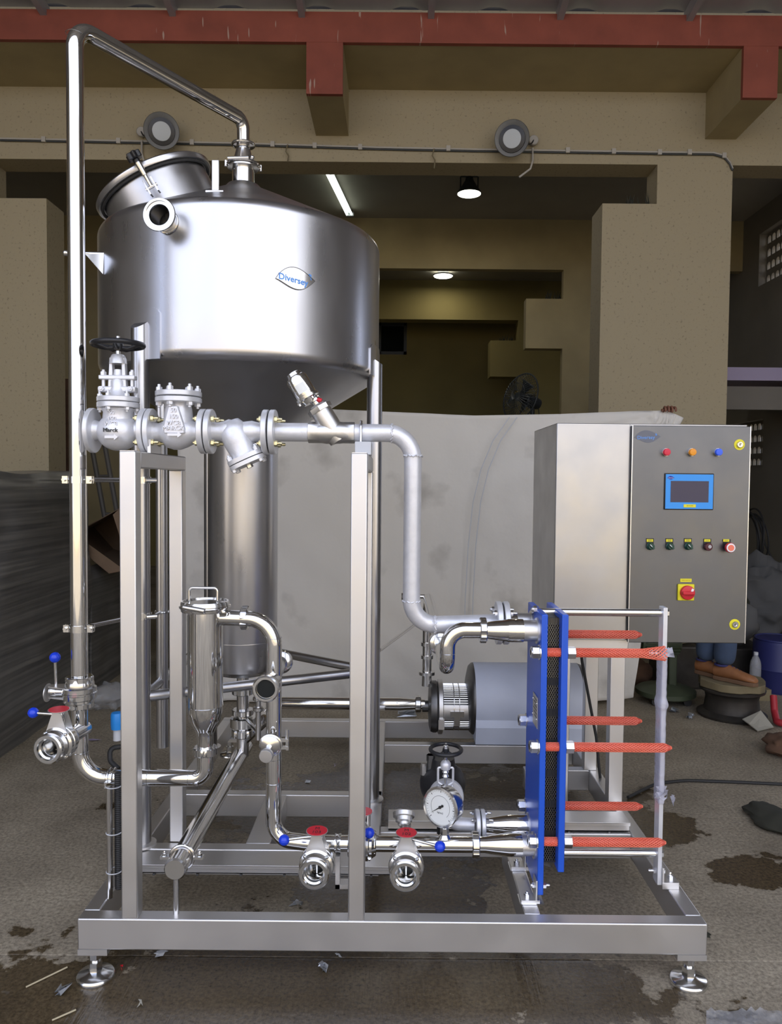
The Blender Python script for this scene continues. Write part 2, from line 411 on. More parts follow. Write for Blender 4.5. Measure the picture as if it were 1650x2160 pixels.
def wrap_material():
    m = bpy.data.materials.new('stretch_film'); m.use_nodes = True; t = m.node_tree; L = t.links; b = t.nodes['Principled BSDF']; N = t.nodes.new
    tcn = N('ShaderNodeTexCoord'); mp = N('ShaderNodeMapping'); mp.inputs['Rotation'].default_value = (R(-5), 0, 0); mp.inputs['Scale'].default_value = (1.0, 0.7, 42.0)
    L.new(tcn.outputs['Object'], mp.inputs['Vector']); n = N('ShaderNodeTexNoise'); n.inputs['Scale'].default_value = 1.0; n.inputs['Detail'].default_value = 3; L.new(mp.outputs['Vector'], n.inputs['Vector'])
    r = N('ShaderNodeValToRGB'); e = r.color_ramp.elements; e[0].position = 0.35; e[0].color = (0.085, 0.085, 0.085, 1); e[1].position = 0.72; e[1].color = (0.20, 0.195, 0.185, 1)  # pale streaks are the film's highlights painted into the base colour
    L.new(n.outputs['Fac'], r.inputs['Fac']); L.new(r.outputs['Color'], b.inputs['Base Color']); b.inputs['Roughness'].default_value = 0.28
    bp = N('ShaderNodeBump'); bp.inputs['Strength'].default_value = 0.35; bp.inputs['Distance'].default_value = 0.006; L.new(n.outputs['Fac'], bp.inputs['Height']); L.new(bp.outputs['Normal'], b.inputs['Normal'])
    M['stretch_film'] = m
wrap_material()

def cloth_material():
    m = M['cloth']; t = m.node_tree; L = t.links; b = t.nodes['Principled BSDF']; N = t.nodes.new; tcn = N('ShaderNodeTexCoord')
    n = N('ShaderNodeTexNoise'); n.inputs['Scale'].default_value = 2.2; n.inputs['Detail'].default_value = 6; L.new(tcn.outputs['Object'], n.inputs['Vector'])
    r = N('ShaderNodeValToRGB'); e = r.color_ramp.elements; e[0].position = 0.25; e[0].color = (0.38, 0.36, 0.32, 1); e[1].position = 0.42; e[1].color = (0.66, 0.635, 0.58, 1)
    L.new(n.outputs['Fac'], r.inputs['Fac']); L.new(r.outputs['Color'], b.inputs['Base Color'])
    w = N('ShaderNodeTexNoise'); w.inputs['Scale'].default_value = 7; w.inputs['Detail'].default_value = 3; L.new(tcn.outputs['Object'], w.inputs['Vector'])
    bp = N('ShaderNodeBump'); bp.inputs['Strength'].default_value = 0.35; bp.inputs['Distance'].default_value = 0.02; L.new(w.outputs['Fac'], bp.inputs['Height']); L.new(bp.outputs['Normal'], b.inputs['Normal'])
cloth_material()
# ---------------------------------------------------------------- the setting
def struct(name, mb, m, parent=None, bevel=0):
    o = mb.build(name, m, parent, bevel=bevel)
    if parent is None: o['kind'] = 'structure'
    return o

m = MB(); fy = ((-40, 0), (2.432, 0), (2.434, -.006), (2.438, -.006), (2.440, 0), (30, 0)); m.add([(s * 40, y, z) for y, z in fy for s in (-1, 1)], [(2 * i, 2 * i + 1, 2 * i + 3, 2 * i + 2) for i in range(5)]); fl_ = struct('floor', m, 'concrete_floor')

def portal(name, d, th, zl, ztop, xr_in, xr_wide, xr_out, xl_in, xl_wide, xl_out, ztw, zbw, m_, thw=None, xmax=4.8):
    """one bay frame: lintel on two piers, each pier with a thicker block on the side of the opening"""
    b = MB(); thw = thw or th + 0.06
    b.box((-7.0, d, zl), (xmax, d + th, ztop))
    b.box((xr_in, d, 0), (xr_out, d + th, zl)); b.box((xl_out, d, 0), (xl_in, d + th, zl))
    b.box((xr_wide, d - 0.002, zbw), (xr_in + 0.3, d + thw, ztw)); b.box((xl_in - 0.3, d - 0.002, zbw), (xl_wide, d + thw, ztw))
    return struct(name, b, m_)
ZL = 4.375
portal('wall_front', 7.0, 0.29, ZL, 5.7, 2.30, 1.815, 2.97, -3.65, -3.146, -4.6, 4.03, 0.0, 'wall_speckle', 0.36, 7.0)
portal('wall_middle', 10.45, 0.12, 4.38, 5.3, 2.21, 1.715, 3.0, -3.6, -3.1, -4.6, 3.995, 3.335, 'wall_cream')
portal('wall_rear', 13.6, 0.3, 4.36, 5.3, 2.1, 1.62, 3.0, -3.6, -3.1, -4.6, 4.007, 3.38, 'wall_dim')
m = MB(); wp0 = P(798, 680, 15.5); wp1 = P(858, 748, 15.5)
m.box((-8, 15.5, 0), (wp0.x, 15.7, 5.2)); m.box((wp1.x, 15.5, 0), (4.8, 15.7, 5.2)); m.box((wp0.x, 15.5, 0), (wp1.x, 15.7, wp1.z)); m.box((wp0.x, 15.5, wp0.z), (wp1.x, 15.7, 5.2))
struct('wall_back', m, 'wall_dim')
m = MB(); m.box((wp0.x, 15.56, wp1.z), (wp1.x, 15.60, wp0.z)); w1 = struct('window_1', m, 'glass_dark')
m = MB()
for a, b in (((wp0.x, 15.5, wp1.z), (wp1.x, 15.58, wp1.z + .06)), ((wp0.x, 15.5, wp0.z - .06), (wp1.x, 15.58, wp0.z)), ((wp0.x, 15.5, wp1.z), (wp0.x + .06, 15.58, wp0.z)), ((wp1.x - .06, 15.5, wp1.z), (wp1.x, 15.58, wp0.z))): m.box(a, b)
struct('window_frame', m, 'fan_dark', w1)
m = MB(); m.box((-7, 7.25, 5.04), (4.8, 15.6, 5.3)); struct('ceiling', m, 'ceiling_grey')
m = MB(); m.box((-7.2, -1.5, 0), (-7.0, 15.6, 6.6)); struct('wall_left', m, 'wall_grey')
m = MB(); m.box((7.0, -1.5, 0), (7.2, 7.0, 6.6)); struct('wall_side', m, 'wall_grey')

# right side wall with two openings filled with pierced blocks
XR = 4.6
m = MB()
vo = [(8.6, 9.98, 4.06, 4.72), (9.75, 10.95, 1.75, 2.36)]      # y0, y1, z0, z1 of the openings
m.box((XR, 6.4, 0), (XR + .2, vo[0][0], 5.1)); m.box((XR, vo[1][1], 0), (XR + .2, 15.6, 5.1))
m.box((XR, vo[0][0], vo[0][3]), (XR + .2, vo[1][1], 5.1)); m.box((XR, vo[0][0], vo[1][3]), (XR + .2, vo[1][1], vo[0][2]))
m.box((XR, vo[0][1], vo[0][2]), (XR + .2, vo[1][1], vo[0][3])); m.box((XR, vo[0][0], vo[1][2]), (XR + .2, vo[1][0], vo[1][3])); m.box((XR, vo[0][0], 0), (XR + .2, vo[1][1], vo[1][2]))
wr = struct('wall_right', m, 'wall_grey')
def pierced(y0, y1, z0, z1, ny, nz):
    """openwork cement block: a grid with arched holes"""
    py = (y1 - y0) / ny; pz = (z1 - z0) / nz; hy = py * 0.36; hz = pz * 0.25; x0, x1 = XR + .10, XR + .14
    out = []
    def cell():
        b = MB(); ho = [(-hy, -hz), (hy, -hz), (hy, hz * .5), (hy * .7, hz), (0, hz * 1.25), (-hy * .7, hz), (-hy, hz * .5)]
        oo = [(-py / 2, -pz / 2), (py / 2, -pz / 2), (py / 2, hz * .5), (py / 2, pz / 2), (0, pz / 2), (-py / 2, pz / 2), (-py / 2, hz * .5)]
        n = 7; vs = [V(0, y, z) for y, z in ho] + [V(0, y, z) for y, z in oo] + [V(.04, y, z) for y, z in ho] + [V(.04, y, z) for y, z in oo]; fs = []
        for i in range(n):
            j = (i + 1) % n; fs += [(i, j, n + j, n + i), (2 * n + i, 3 * n + i, 3 * n + j, 2 * n + j), (i, 2 * n + i, 2 * n + j, j)]
        b.add(vs, fs); return b.mesh('block', smooth=False)
    me = cell()
    for i in range(ny):
        for k in range(nz):
            link('block', me, 'wall_grey', wr, (x0, y0 + (i + .5) * py, z0 + (k + .5) * pz))
pierced(*vo[0], 12, 4); pierced(*vo[1], 10, 4)
# mezzanine slab behind the right pier
m = MB(); m.box((2.9, 8.4, 2.66), (XR, 8.5, 2.80)); m.box((2.9, 8.5, 2.70), (XR, 10.0, 2.80)); struct('trim_1', m, 'lavender')
m = MB(); m.box((2.9, 8.44, 2.35), (XR, 8.52, 2.60)); struct('trim_2', m, 'wall_grey')

# fascia beam, its soffit and the bracket beams that carry it
m = MB(); m.box((-8, 6.25, 5.0), (8, 6.29, 5.235)); fas = struct('beam_fascia', m, 'fascia_red')
m = MB(); m.box((-8, 6.29, 5.005), (8, 7.0, 5.235)); struct('soffit', m, 'wall_cream', fas)
for x0, x1 in ((-7.0, -6.7), (PX(646, 205, 6.25), PX(723, 205, 6.25)), (PX(1567, 210, 6.25), PX(1640, 210, 6.25))):
    zb = 4.60
    m = MB(); m.box((x0, 6.252, zb), (x1, 6.29, 5.003)); struct('bracket_face', m, 'fascia_red', fas)
    m = MB(); m.box((x0, 6.29, zb), (x1, 7.0, 5.004)); struct('bracket', m, 'wall_cream', fas)

# sheet-metal canopy over the yard side, on joists
y0, z0, y1, z1 = 6.3, 5.28, 0.0, 6.15
m = MB(); n = 160; vs = []; fs = []
for i in range(n + 1):
    x = -7 + 14 * i / n; dz = 0.03 if (i % 8) in (0, 1) else 0.0
    vs += [(x, y0, z0 + dz), (x, y1, z1 + dz)]
for i in range(n): fs.append((2 * i, 2 * i + 2, 2 * i + 3, 2 * i + 1))
m.add(vs, fs); roof = struct('roof_canopy', m, 'roof_sheet')
q = V(0, y1 - y0, z1 - z0).normalized()
for x in [-6.9 + 1.02 * i for i in range(14)]:
    a = V(x, y0, z0 - .05); b = V(x, y1, z1 - .05); up = V(1, 0, 0).cross(q)
    m = MB(); m.prism([(-.025, -.05), (.025, -.05), (.025, .05), (-.025, .05)], a, (1, 0, 0), up, b - a); struct('joist', m, 'roof_sheet', roof)
for t in (0.27, 0.52, 0.77, 0.98):
    c = V(0, y0, z0 - .13).lerp(V(0, y1, z1 - .13), t); m = MB(); m.box((-6.98, c.y - .03, c.z - .03), (6.98, c.y + .03, c.z + .03)); struct('purlin', m, 'roof_sheet', roof)
# main roof over the hall
m = MB(); m.box((-7.2, 6.3, 5.72), (4.9, 16, 5.85)); struct('roof_hall', m, 'roof_sheet')
# what stands across the yard, behind the camera (seen only as reflections)
m = MB(); m.box((-22, -15.2, 0), (22, -15, 3.1)); struct('wall_opposite', m, 'facade')
# ---------------------------------------------------------------- skid frame
SX, Y0, Y1, ZT, ZB = 0.96, 2.30, 4.31, 0.20, 0.103
sk = thing('skid_frame', 'brushed steel skid base frame with two post frames standing on wet concrete', 'frame', (0, 3.28, 0))
def beam(name, a, b, bev=0.004, m_='steel_satin'):
    m = MB(); m.box(a, b); return m.build(name, m_, sk, bevel=bev)
beam('front_beam', (-SX, Y0, ZB), (SX, Y0 + .05, ZT)); beam('rear_beam', (-SX, Y1 - .05, ZB), (SX, Y1, ZT))
for s in (-1, 1): beam('side_beam', (min(s * SX, s * (SX - .05)), Y0 + .05, ZB), (max(s * SX, s * (SX - .05)), Y1 - .05, ZT))
beam('cross_beam', (-.91, 3.24, ZB), (-.05, 3.29, ZT)); beam('cross_beam', (-.05, 3.88, ZB), (.91, 3.93, ZT))
beam('cross_beam', (-.91, 2.75, ZB), (-.05, 2.80, ZT))
beam('long_beam', (-.545, 2.80, ZB), (-.455, 3.24, ZT)); beam('long_beam', (-.10, 2.80, ZB), (-.05, Y1 - .05, ZT))
beam('long_beam', (.41, Y0 + .05, ZB), (.46, 2.86, ZT)); beam('cross_beam', (-.05, 2.90, ZB), (.91, 2.95, ZT))
# the two inverted-U post frames
XA0, XA1 = -0.826, -0.776; XB0, XB1 = -0.136, -0.086; PT = 1.622
for x0, x1 in ((XA0, XA1), (XB0, XB1)):
    beam('post', (x0, 2.300, ZT), (x1, 2.350, PT)); beam('post', (x0, 2.80, ZT), (x1, 2.85, PT - .05)); beam('top_bar', (x0, 2.350, PT - .05), (x1, 2.85, PT))
    m = MB(); m.box((x0 + .003, 2.30, PT - .001), (x1 - .003, 2.35, PT + .0015)); m.build('end_plate', 'steel_satin', sk)
# levelling feet
for x, y in ((-.915, 2.325), (.915, 2.325), (-.915, 4.25), (.915, 4.25)):
    m = MB(); m.lathe([(0, 0.0), (.056, 0), (.058, .006), (.056, .013), (.052, .017), (.030, .021), (.022, .026), (0, .026)], (x, y, 0.0), n=40); f = m.build('levelling_foot', 'steel_machined', sk)
    m = MB(); m.hexa((x, y, .024), (x, y, .054), .0205); m.build('nut', 'steel_machined', f)
    m = MB(); m.lathe([(.0135, .05)] + [(.0135 + (.0012 if i % 2 else 0), .05 + i * .0016) for i in range(1, 24)], (x, y, 0), n=20); m.build('stem', 'steel_machined', f)
    m = MB(); m.box((x - .045, y - .025, .085), (x + .045, y + .025, ZB)); m.build('foot_pad', 'steel_satin', f)
    m = MB(); m.hexa((x, y, .064), (x, y, .086), .0195); m.build('lock_nut', 'steel_machined', f)
# cable trays lying on the frame
def tray(label, a, b):
    t = thing('cable_tray', label, 'tray', ((a[0] + b[0]) / 2, (a[1] + b[1]) / 2, a[2]), group='steel cable trays on the skid')
    m = MB(); m.box(a, (b[0], b[1], a[2] + .003)); m.box(a, (b[0], a[1] + .003, b[2])); m.box((a[0], b[1] - .003, a[2]), (b[0], b[1], b[2])); m.build('channel', 'steel_satin', t)
    m = MB(); m.box((a[0], a[1] - .004, b[2]), (b[0] + .004, b[1] + .004, b[2] + .004)); m.box((a[0], a[1] - .004, b[2] - .01), (b[0] + .004, a[1] - .002, b[2] + .003)); m.build('cover', 'steel_satin', t, bevel=.001)
    for i in range(6):
        x = a[0] + (b[0] - a[0]) * (i + .5) / 6; m = MB(); m.box((x - .004, a[1] - .006, a[2] - .006), (x + .004, a[1] + .01, a[2])); m.build('clip', 'dark_steel', t)
tray('long flat steel cable tray behind the front posts', (-.91, 2.645, .165), (.0, 2.745, .192))
tray('flat steel cable tray running behind the blue heat exchanger', (-.02, 2.915, .204), (.905, 3.01, .235))
# flexible cable conduit and its pipe behind the corner post
cp = P(231, 1750, 2.42)
cd = thing('conduit_riser', 'thin steel riser pipe with black corrugated conduit beside the left corner post', 'conduit', (cp.x, 2.42, ZT))
m = MB(); m.cyl((cp.x, 2.42, ZT), (cp.x, 2.42, PZ(231, 1655, 2.42)), .0095, n=16); m.build('riser', 'steel_pipe', cd)
m = MB(); zt = PZ(243, 1630, 2.44); k = 120
m.tube([(cp.x + .022, 2.44, ZT + .02 + (zt - ZT - .02) * i / k) for i in range(k + 1)], [.0115 + (.0016 if i % 2 else 0) for i in range(k + 1)], 12); m.build('conduit', 'black_rubber', cd)
for y in (1660, 1758, 1840):
    z = PZ(235, y, 2.42); m = MB(); m.ring((cp.x + .011, 2.43, z), (0, 0, 1), .024, .0018, 24, 6); m.build('cable_tie', 'rag_white', cd)
bs = thing('hose_fitting', 'blue capped hose fitting with black loop behind the corner post', 'hose', P(247, 1640, 2.62))
b0 = P(247, 1525, 2.62); m = MB(); m.lathe([(.012, -.02), (.02, -.02), (.021, .0), (.021, .028), (.018, .036), (0, .038)], b0, n=24); m.build('cap', 'hose_blue', bs)
m = MB(); m.cyl(b0 + V(0, 0, -.06), b0 + V(0, 0, -.018), .013); m.build('stub', 'rag_white', bs)
m = MB(); m.tube(fillet([P(255, 1575, 2.62), P(232, 1578, 2.60), P(232, 1605, 2.58), P(250, 1622, 2.56)], .03), .0085, 12); m.build('hose', 'black_rubber', bs)
# ---------------------------------------------------------------- tank
TX, TY, TR = -0.655, 3.30, 0.575
Z_BOT, Z_TOP, Z_NECK = 1.955, 2.535, 2.768
tk = thing('mixing_tank', 'large brushed steel round tank with cone bottom, tall tube column and three legs', 'tank', (TX, TY, 0.2))
A = V(TX, TY, 0)
kn = .045
prof = [(TR - kn + kn * math.cos(R(a)), Z_BOT + kn + kn * math.sin(R(a))) for a in range(-60, 1, 10)] + [(TR - kn + kn * math.cos(R(a)), Z_TOP - kn + kn * math.sin(R(a))) for a in range(0, 66, 8)]
m = MB(); m.lathe(prof, A, n=128, cap=False); m.build('shell', 'steel_tank', tk, angle=50)
m = MB(); r0, z0 = prof[-1]; m.lathe([(r0, z0), (.085, Z_NECK - .015), (.066, Z_NECK + .005)], A, n=96, cap=False); m.build('top_cone', 'steel_cone', tk, angle=50)
m = MB(); r0, z0 = prof[0]; m.lathe([(r0, z0), (.175, 1.725), (.150, 1.69)], A, n=96, cap=False); m.build('bottom_cone', 'steel_cone', tk, angle=50)
m = MB(); m.lathe([(.147, 1.70), (.147, .765), (.140, .735), (.11, .712), (.04, .700), (0, .70)], A, n=64); m.build('column', 'steel_tank', tk)
m = MB(); m.lathe([(.1478, .86), (.1484, .857), (.1478, .854)], A, n=64, cap=False); m.build('weld_seam', 'steel_cone', tk)
# neck and clamped reducer seat
m = MB(); zf = PZ(515, 352, 3.3); m.lathe([(.046, Z_NECK - .02), (.046, zf - .01), (.065, zf - .008), (.066, zf), (0, zf)], A, n=48); m.build('neck', 'steel_machined', tk)
m = MB(); m.ring((TX, TY, zf + .004), (0, 0, 1), .066, .007, 48, 8); cl = m.build('clamp', 'steel_pipe', tk)
m = MB(); m.cyl((TX - .05, TY - .072, zf + .006), (TX + .035, TY - .068, zf + .01), .007); m.ball((TX + .05, TY - .066, zf + .012), .009); m.build('wing_nut', 'steel_pipe', cl)
for t in (R(20), R(200)): m = MB(); m.cyl(A + V(.073 * math.cos(t), .073 * math.sin(t), zf - .008), A + V(.073 * math.cos(t), .073 * math.sin(t), zf + .016), .006); m.build('clamp_bolt', 'steel_pipe', cl)
# legs with their saddle pads and the brace triangle
LEG = [V(-.920, 2.782, 0), V(-.093, 3.193, 0), V(-.916, 3.81, 0)]
for i, l in enumerate(LEG):
    zt = (PZ(290, 668, 2.78), 2.06, 2.06)[i]
    rad = (l - A); rad.z = 0; rad.normalize()
    m = MB(); b, u, v = basis((0, 0, 1)); n = 32; vs = []; fs = []
    for k in range(n):
        t = 2 * PI * k / n; d = V(math.cos(t), math.sin(t), 0) * .0318; vs += [l + d + V(0, 0, ZT), l + d + V(0, 0, zt - .022 + .7 * d.dot(-rad))]
    for k in range(n): j = (k + 1) % n; fs.append((2 * k, 2 * j, 2 * j + 1, 2 * k + 1))
    fs.append(tuple(2 * k + 1 for k in range(n))); m.add(vs, fs); lo = m.build('leg', 'steel_leg', tk)
    m = MB(); m.lathe([(.05, ZT), (.05, ZT + .008), (.034, ZT + .012)], l, n=32); m.build('foot_plate', 'steel_satin', lo)
    a0 = math.atan2(rad.y, rad.x); m = MB(); w = .085; n = 12; z0p, z1p = Z_BOT + .01, zt + .03; vs = []; fs = []
    cols = []
    for k in range(n + 1):
        s = -1 + 2 * k / n; a = a0 + s * w / TR; cut = .022 if abs(s) > .99 else (.006 if abs(s) > .8 else 0)
        for rr in (TR - .002, TR + .005): vs += [A + V(math.cos(a) * rr, math.sin(a) * rr, z0p), A + V(math.cos(a) * rr, math.sin(a) * rr, z1p - cut)]
    for k in range(n):
        o = 4 * k; fs += [(o + 2, o + 6, o + 7, o + 3), (o + 1, o + 3, o + 7, o + 5), (o, o + 4, o + 6, o + 2)]
    fs += [(0, 2, 3, 1), (4 * n, 4 * n + 1, 4 * n + 3, 4 * n + 2)]
    m.add(vs, fs); m.build('saddle_pad', 'steel_tank', lo, angle=60)
zb = .747
for i, j in ((0, 1), (1, 2), (2, 0)):
    m = MB(); dz = V(0, 0, zb); m.cyl(LEG[i] + dz, LEG[j] + dz, .0195, n=20); m.build('brace', 'steel_leg', tk)
# manhole on the left slope of the cone
slope = math.atan2(Z_NECK - prof[-1][1], prof[-1][0] - .085)
mc = A + V(-.305, -.05, 2.640); ax = V(-math.sin(slope), -.06, math.cos(slope)).normalized()
m = MB(); m.lathe([(.222, -.10), (.222, .10)], mc, ax, n=72, cap=False); mh = m.build('manhole_neck', 'steel_cone', tk)
m = MB(); m.lathe([(.222, .098), (.247, .098), (.250, .104), (.250, .118), (.244, .124), (.20, .128), (.10, .150), (0, .158)], mc, ax, n=72); m.build('manhole_lid', 'steel_tank', mh)
m = MB(); m.ring(mc + ax * .094, ax, .232, .006, 72, 8); m.build('gasket_ring', 'gasket', mh)
# swing bolt with a black knob
kb, kt = P(320, 394, 2.97), P(283, 330, 2.95); dv = (kt - kb).normalized(); side = dv.cross(V(0, 1, 0)).normalized()
sb = MB(); 
for s in (-1, 1): sb.cbox(kb + side * (.016 * s), (.006, .03, .055), Matrix((side, V(0, 1, 0), dv)).transposed())
sw = sb.build('swing_bolt', 'steel_pipe', mh)
m = MB(); m.cyl(kb - side * .024, kb + side * .024, .006); m.build('hinge_pin', 'steel_polished', sw)
m = MB(); m.cyl(kb, kt, .007); m.lathe([(.011, 0), (.013, .05)], kt - dv * .075, dv); m.build('bolt_shaft', 'steel_polished', sw)
m = MB(); lob = []
for i in range(48): t = 2 * PI * i / 48; lob.append(((.026 + .004 * math.cos(6 * t)) * math.cos(t), (.026 + .004 * math.cos(6 * t)) * math.sin(t)))
_, u, v = basis(dv); m.prism(lob, kt - dv * .012, u, v, dv * .026); m.cyl(kt - dv * .03, kt - dv * .01, .013); m.build('knob', 'black_plastic', sw, bevel=.003)
# lifting lug
lg = P(455, 408, 2.93); m = MB(); lt = PZ(455, 338, 2.93)
m.cbox((lg.x, lg.y, lg.z), (.068, .045, .010)); m.box((lg.x - .014, lg.y - .004, lg.z + .004), (lg.x + .013, lg.y + .004, lt)); m.box((lg.x - .003, lg.y + .004, lg.z), (lg.x + .003, lg.y + .045, lt - .02)); m.build('lifting_lug', 'steel_satin', tk, bevel=.002)
# open inlet nozzle with its ferrule
e = P(335, 452, 2.665); bpt = P(366, 480, 2.80); dv = (e - bpt).normalized(); L = (e - bpt).length
m = MB(); m.lathe([(.038, -.02), (.038, L - .045), (.040, L - .043), (.044, L - .02), (.055, L - .012), (.057, L - .004), (.055, L), (.047, L), (.046, L - .004), (.036, L - .004), (.033, L - .01)], bpt, dv, n=48, cap=False); nz_ = m.build('nozzle', 'steel_machined', tk)
m = MB(); m.lathe([(0, -.01), (.033, -.01), (.033, L - .01)], bpt, dv, n=32, cap=False); m.build('nozzle_bore', 'bore_shade', nz_)
m = MB(); m.ring(bpt + dv * (L - .075), dv, .0395, .003, 40, 6); m.build('wire_ring', 'steel_pipe', nz_)
# left bracket pocket with its rod
p0, p1 = P(139, 534, 2.96), P(226, 536, 2.96)
m = MB(); m.cyl(p0, p1, .008); m.ball(p0, .012); br_ = m.build('side_bracket', 'steel_machined', tk)
m = MB(); q0, q1, q2 = P(180, 536, 2.93), P(219, 536, 2.95), P(217, 578, 2.95)
m.add([q0, q1, q2, q0 + V(0, .02, 0), q1 + V(0, .16, 0), q2 + V(0, .16, 0)], [(0, 1, 2), (5, 4, 3), (0, 2, 5, 3), (0, 3, 4, 1), (1, 4, 5, 2)])
q3 = P(230, 556, 3.0); m.add([q1, q3, q2], [(0, 1, 2)]); m.build('gusset', 'steel_machined', br_)
# leaf-shaped name plate, bent to the shell
def on_shell(x, y, r): 
    a = x / TR + a_logo; return A + V(math.cos(a) * r, math.sin(a) * r, z_logo + y)
lp = None
for dd in [2.6 + .002 * i for i in range(400)]:
    q = P(624, 590, dd)
    if (V(q.x, q.y, 0) - A).length < TR: lp = q; break
a_logo = math.atan2(lp.y - TY, lp.x - TX); z_logo = lp.z
def leaf(w, h, n=14):
    up = [(-w / 2 + w * i / n, -.10 * h * math.sin(PI * 2 * i / n) * 0 + h * .55 * math.sin(PI * (i / n) ** .8) + (i / n - .5) * .12 * h) for i in range(n + 1)]
    dn = [(-w / 2 + w * i / n, -h * .45 * math.sin(PI * (i / n) ** 1.2) + (i / n - .5) * .12 * h) for i in range(n, -1, -1)]
    return up, dn[1:-1]
def plate_on_shell(w, h):
    up, dn = leaf(w, h); m = MB(); n = len(up); lo_ = [up[0]] + list(reversed(dn)) + [up[-1]]; vs = []; fs = []
    for (xu, yu), (xl, yl) in zip(up, lo_):
        for k in range(5): vs.append(on_shell(xu, yl + (yu - yl) * k / 4, TR + .004))
    for i in range(n - 1):
        for k in range(4): o = i * 5 + k; fs.append((o, o + 5, o + 6, o + 1))
    vs2 = []; rim = [on_shell(x, y, TR + .004) for x, y in up + dn]; rim0 = [on_shell(x, y, TR - .002) for x, y in up + dn]; k = len(rim); o = len(vs)
    vs += rim + rim0; fs += [(o + i, o + (i + 1) % k, o + k + (i + 1) % k, o + k + i) for i in range(k)]
    m.add(vs, fs); return m
npl = plate_on_shell(.150, .078).build('name_plate', 'steel_pipe', tk, angle=60)
up_, dn_ = leaf(.150, .078); m = MB(); m.tube([on_shell(x, y, TR + .0042) for x, y in up_ + dn_], .0011, 6, closed=True); m.build('plate_edge', 'dark_steel', npl)
me = text_mesh('Diversey', .031, .0006, bold=.0007)
for v in me.vertices: p = on_shell(v.co.x - .010, v.co.y - .002 - v.co.x * .12, TR + .0045 + v.co.z); v.co = p - ORG[tk.name]
link('lettering', me, 'logo_blue', npl)
for k, (x, y, s, a) in enumerate(((.048, .016, .016, 40), (.056, .012, .014, 75), (.046, .024, .012, 10), (.060, .004, .012, 110))):
    m = MB(); pts = [(x + s * t * math.cos(R(a)) - w * math.sin(R(a)), y + s * t * math.sin(R(a)) + w * math.cos(R(a))) for t, w in ((0, 0), (.5, .002), (1, 0), (.5, -.002))]
    m.add([on_shell(px_, py_, TR + .005) for px_, py_ in pts], [(0, 1, 2, 3)]); m.build('leaf_mark', 'logo_blue', npl, smooth=False)

# drain: union, shut-off, tee and the long drain pipe with its cap
dr = thing('drain_pipe', 'long polished drain pipe running under the tank to a round end cap in front', 'pipe', (TX, 2.8, .2))
DZ = .345; dx = -.668
m = MB(); m.cyl((dx, 2.335, DZ), (dx, 3.42, DZ), .033, n=32); m.build('main_tube', 'steel_pipe', dr)
m = MB(); m.lathe([(.0345, 0), (.0345, .022), (.030, .028), (0, .028)], (dx, 2.345, DZ), (0, -1, 0), n=40); m.build('end_cap', 'steel_machined', dr)
m = MB(); m.ring((dx, 2.40, DZ), (0, 1, 0), .037, .005, 40, 8); cl = m.build('saddle_clamp', 'steel_pipe', dr)
for s in (-1, 1):
    m = MB(); m.cbox((dx + s * .052, 2.40, DZ), (.03, .02, .008)); m.build('clamp_ear', 'steel_machined', cl)
    hexnut(cl, (dx + s * .056, 2.40, DZ + .004), (0, 0, 1), .008, .008, .006, 'steel_machined')
m = MB(); m.cyl((dx, 2.334, ZT), (dx, 2.334, DZ - .03), .0095, n=16); m.build('prop', 'steel_pipe', dr)
m = MB(); m.cyl((TX, TY, DZ), (TX, TY, .70), .026, n=32); m.build('down_tube', 'steel_pipe', dr)
zs = [PZ(513, y, 3.27) for y in (1455, 1468, 1500, 1512, 1516, 1538, 1542, 1558)]
un = MB(); un.slotnut((TX, TY, zs[1]), (TX, TY, zs[0]), .046, .041); un.build('union_nut', 'steel_machined', dr)
un = MB(); un.slotnut((TX, TY, zs[3]), (TX, TY, zs[2]), .047, .042); un.build('union_nut', 'steel_machined', dr)
un = MB(); un.lathe([(.042, zs[5]), (.054, zs[5] + .004), (.054, zs[4] - .004), (.042, zs[4])], (TX, TY, 0), n=48); un.build('valve_body', 'steel_machined', dr)
un = MB(); un.slotnut((TX, TY, zs[7]), (TX, TY, zs[6]), .047, .042); un.build('union_nut', 'steel_machined', dr)
# small level-instrument branch beside the drain
ins = thing('sample_branch', 'small polished instrument branch fitting beside the column drain valve', 'fitting', (PX(545, 1500, 3.1), 3.1, .4))
ix = PX(545, 1500, 3.1); m = MB(); m.cyl((ix, 3.1, PZ(545, 1560, 3.1)), (ix, 3.1, PZ(545, 1440, 3.1)), .011); m.build('stem', 'steel_pipe', ins)
for y in (1452, 1478, 1500): m = MB(); z = PZ(545, y, 3.1); m.lathe([(.018, 0), (.022, .004), (.022, .014), (.018, .018)], (ix, 3.1, z), n=24); m.build('collar', 'steel_machined', ins)
m = MB(); m.hexa((ix + .03, 3.1, PZ(545, 1470, 3.1)), (ix + .03, 3.1, PZ(545, 1455, 3.1)), .018); m.cyl((ix, 3.1, PZ(545, 1470, 3.1)), (ix + .03, 3.1, PZ(545, 1470, 3.1)), .01); m.build('needle_cock', 'steel_machined', ins)
m = MB(); m.cyl((ix, 3.1, PZ(545, 1545, 3.1)), (TX + .02, 3.27, PZ(545, 1545, 3.1)), .009, n=14); m.build('hose_tail', 'steel_pipe', ins)
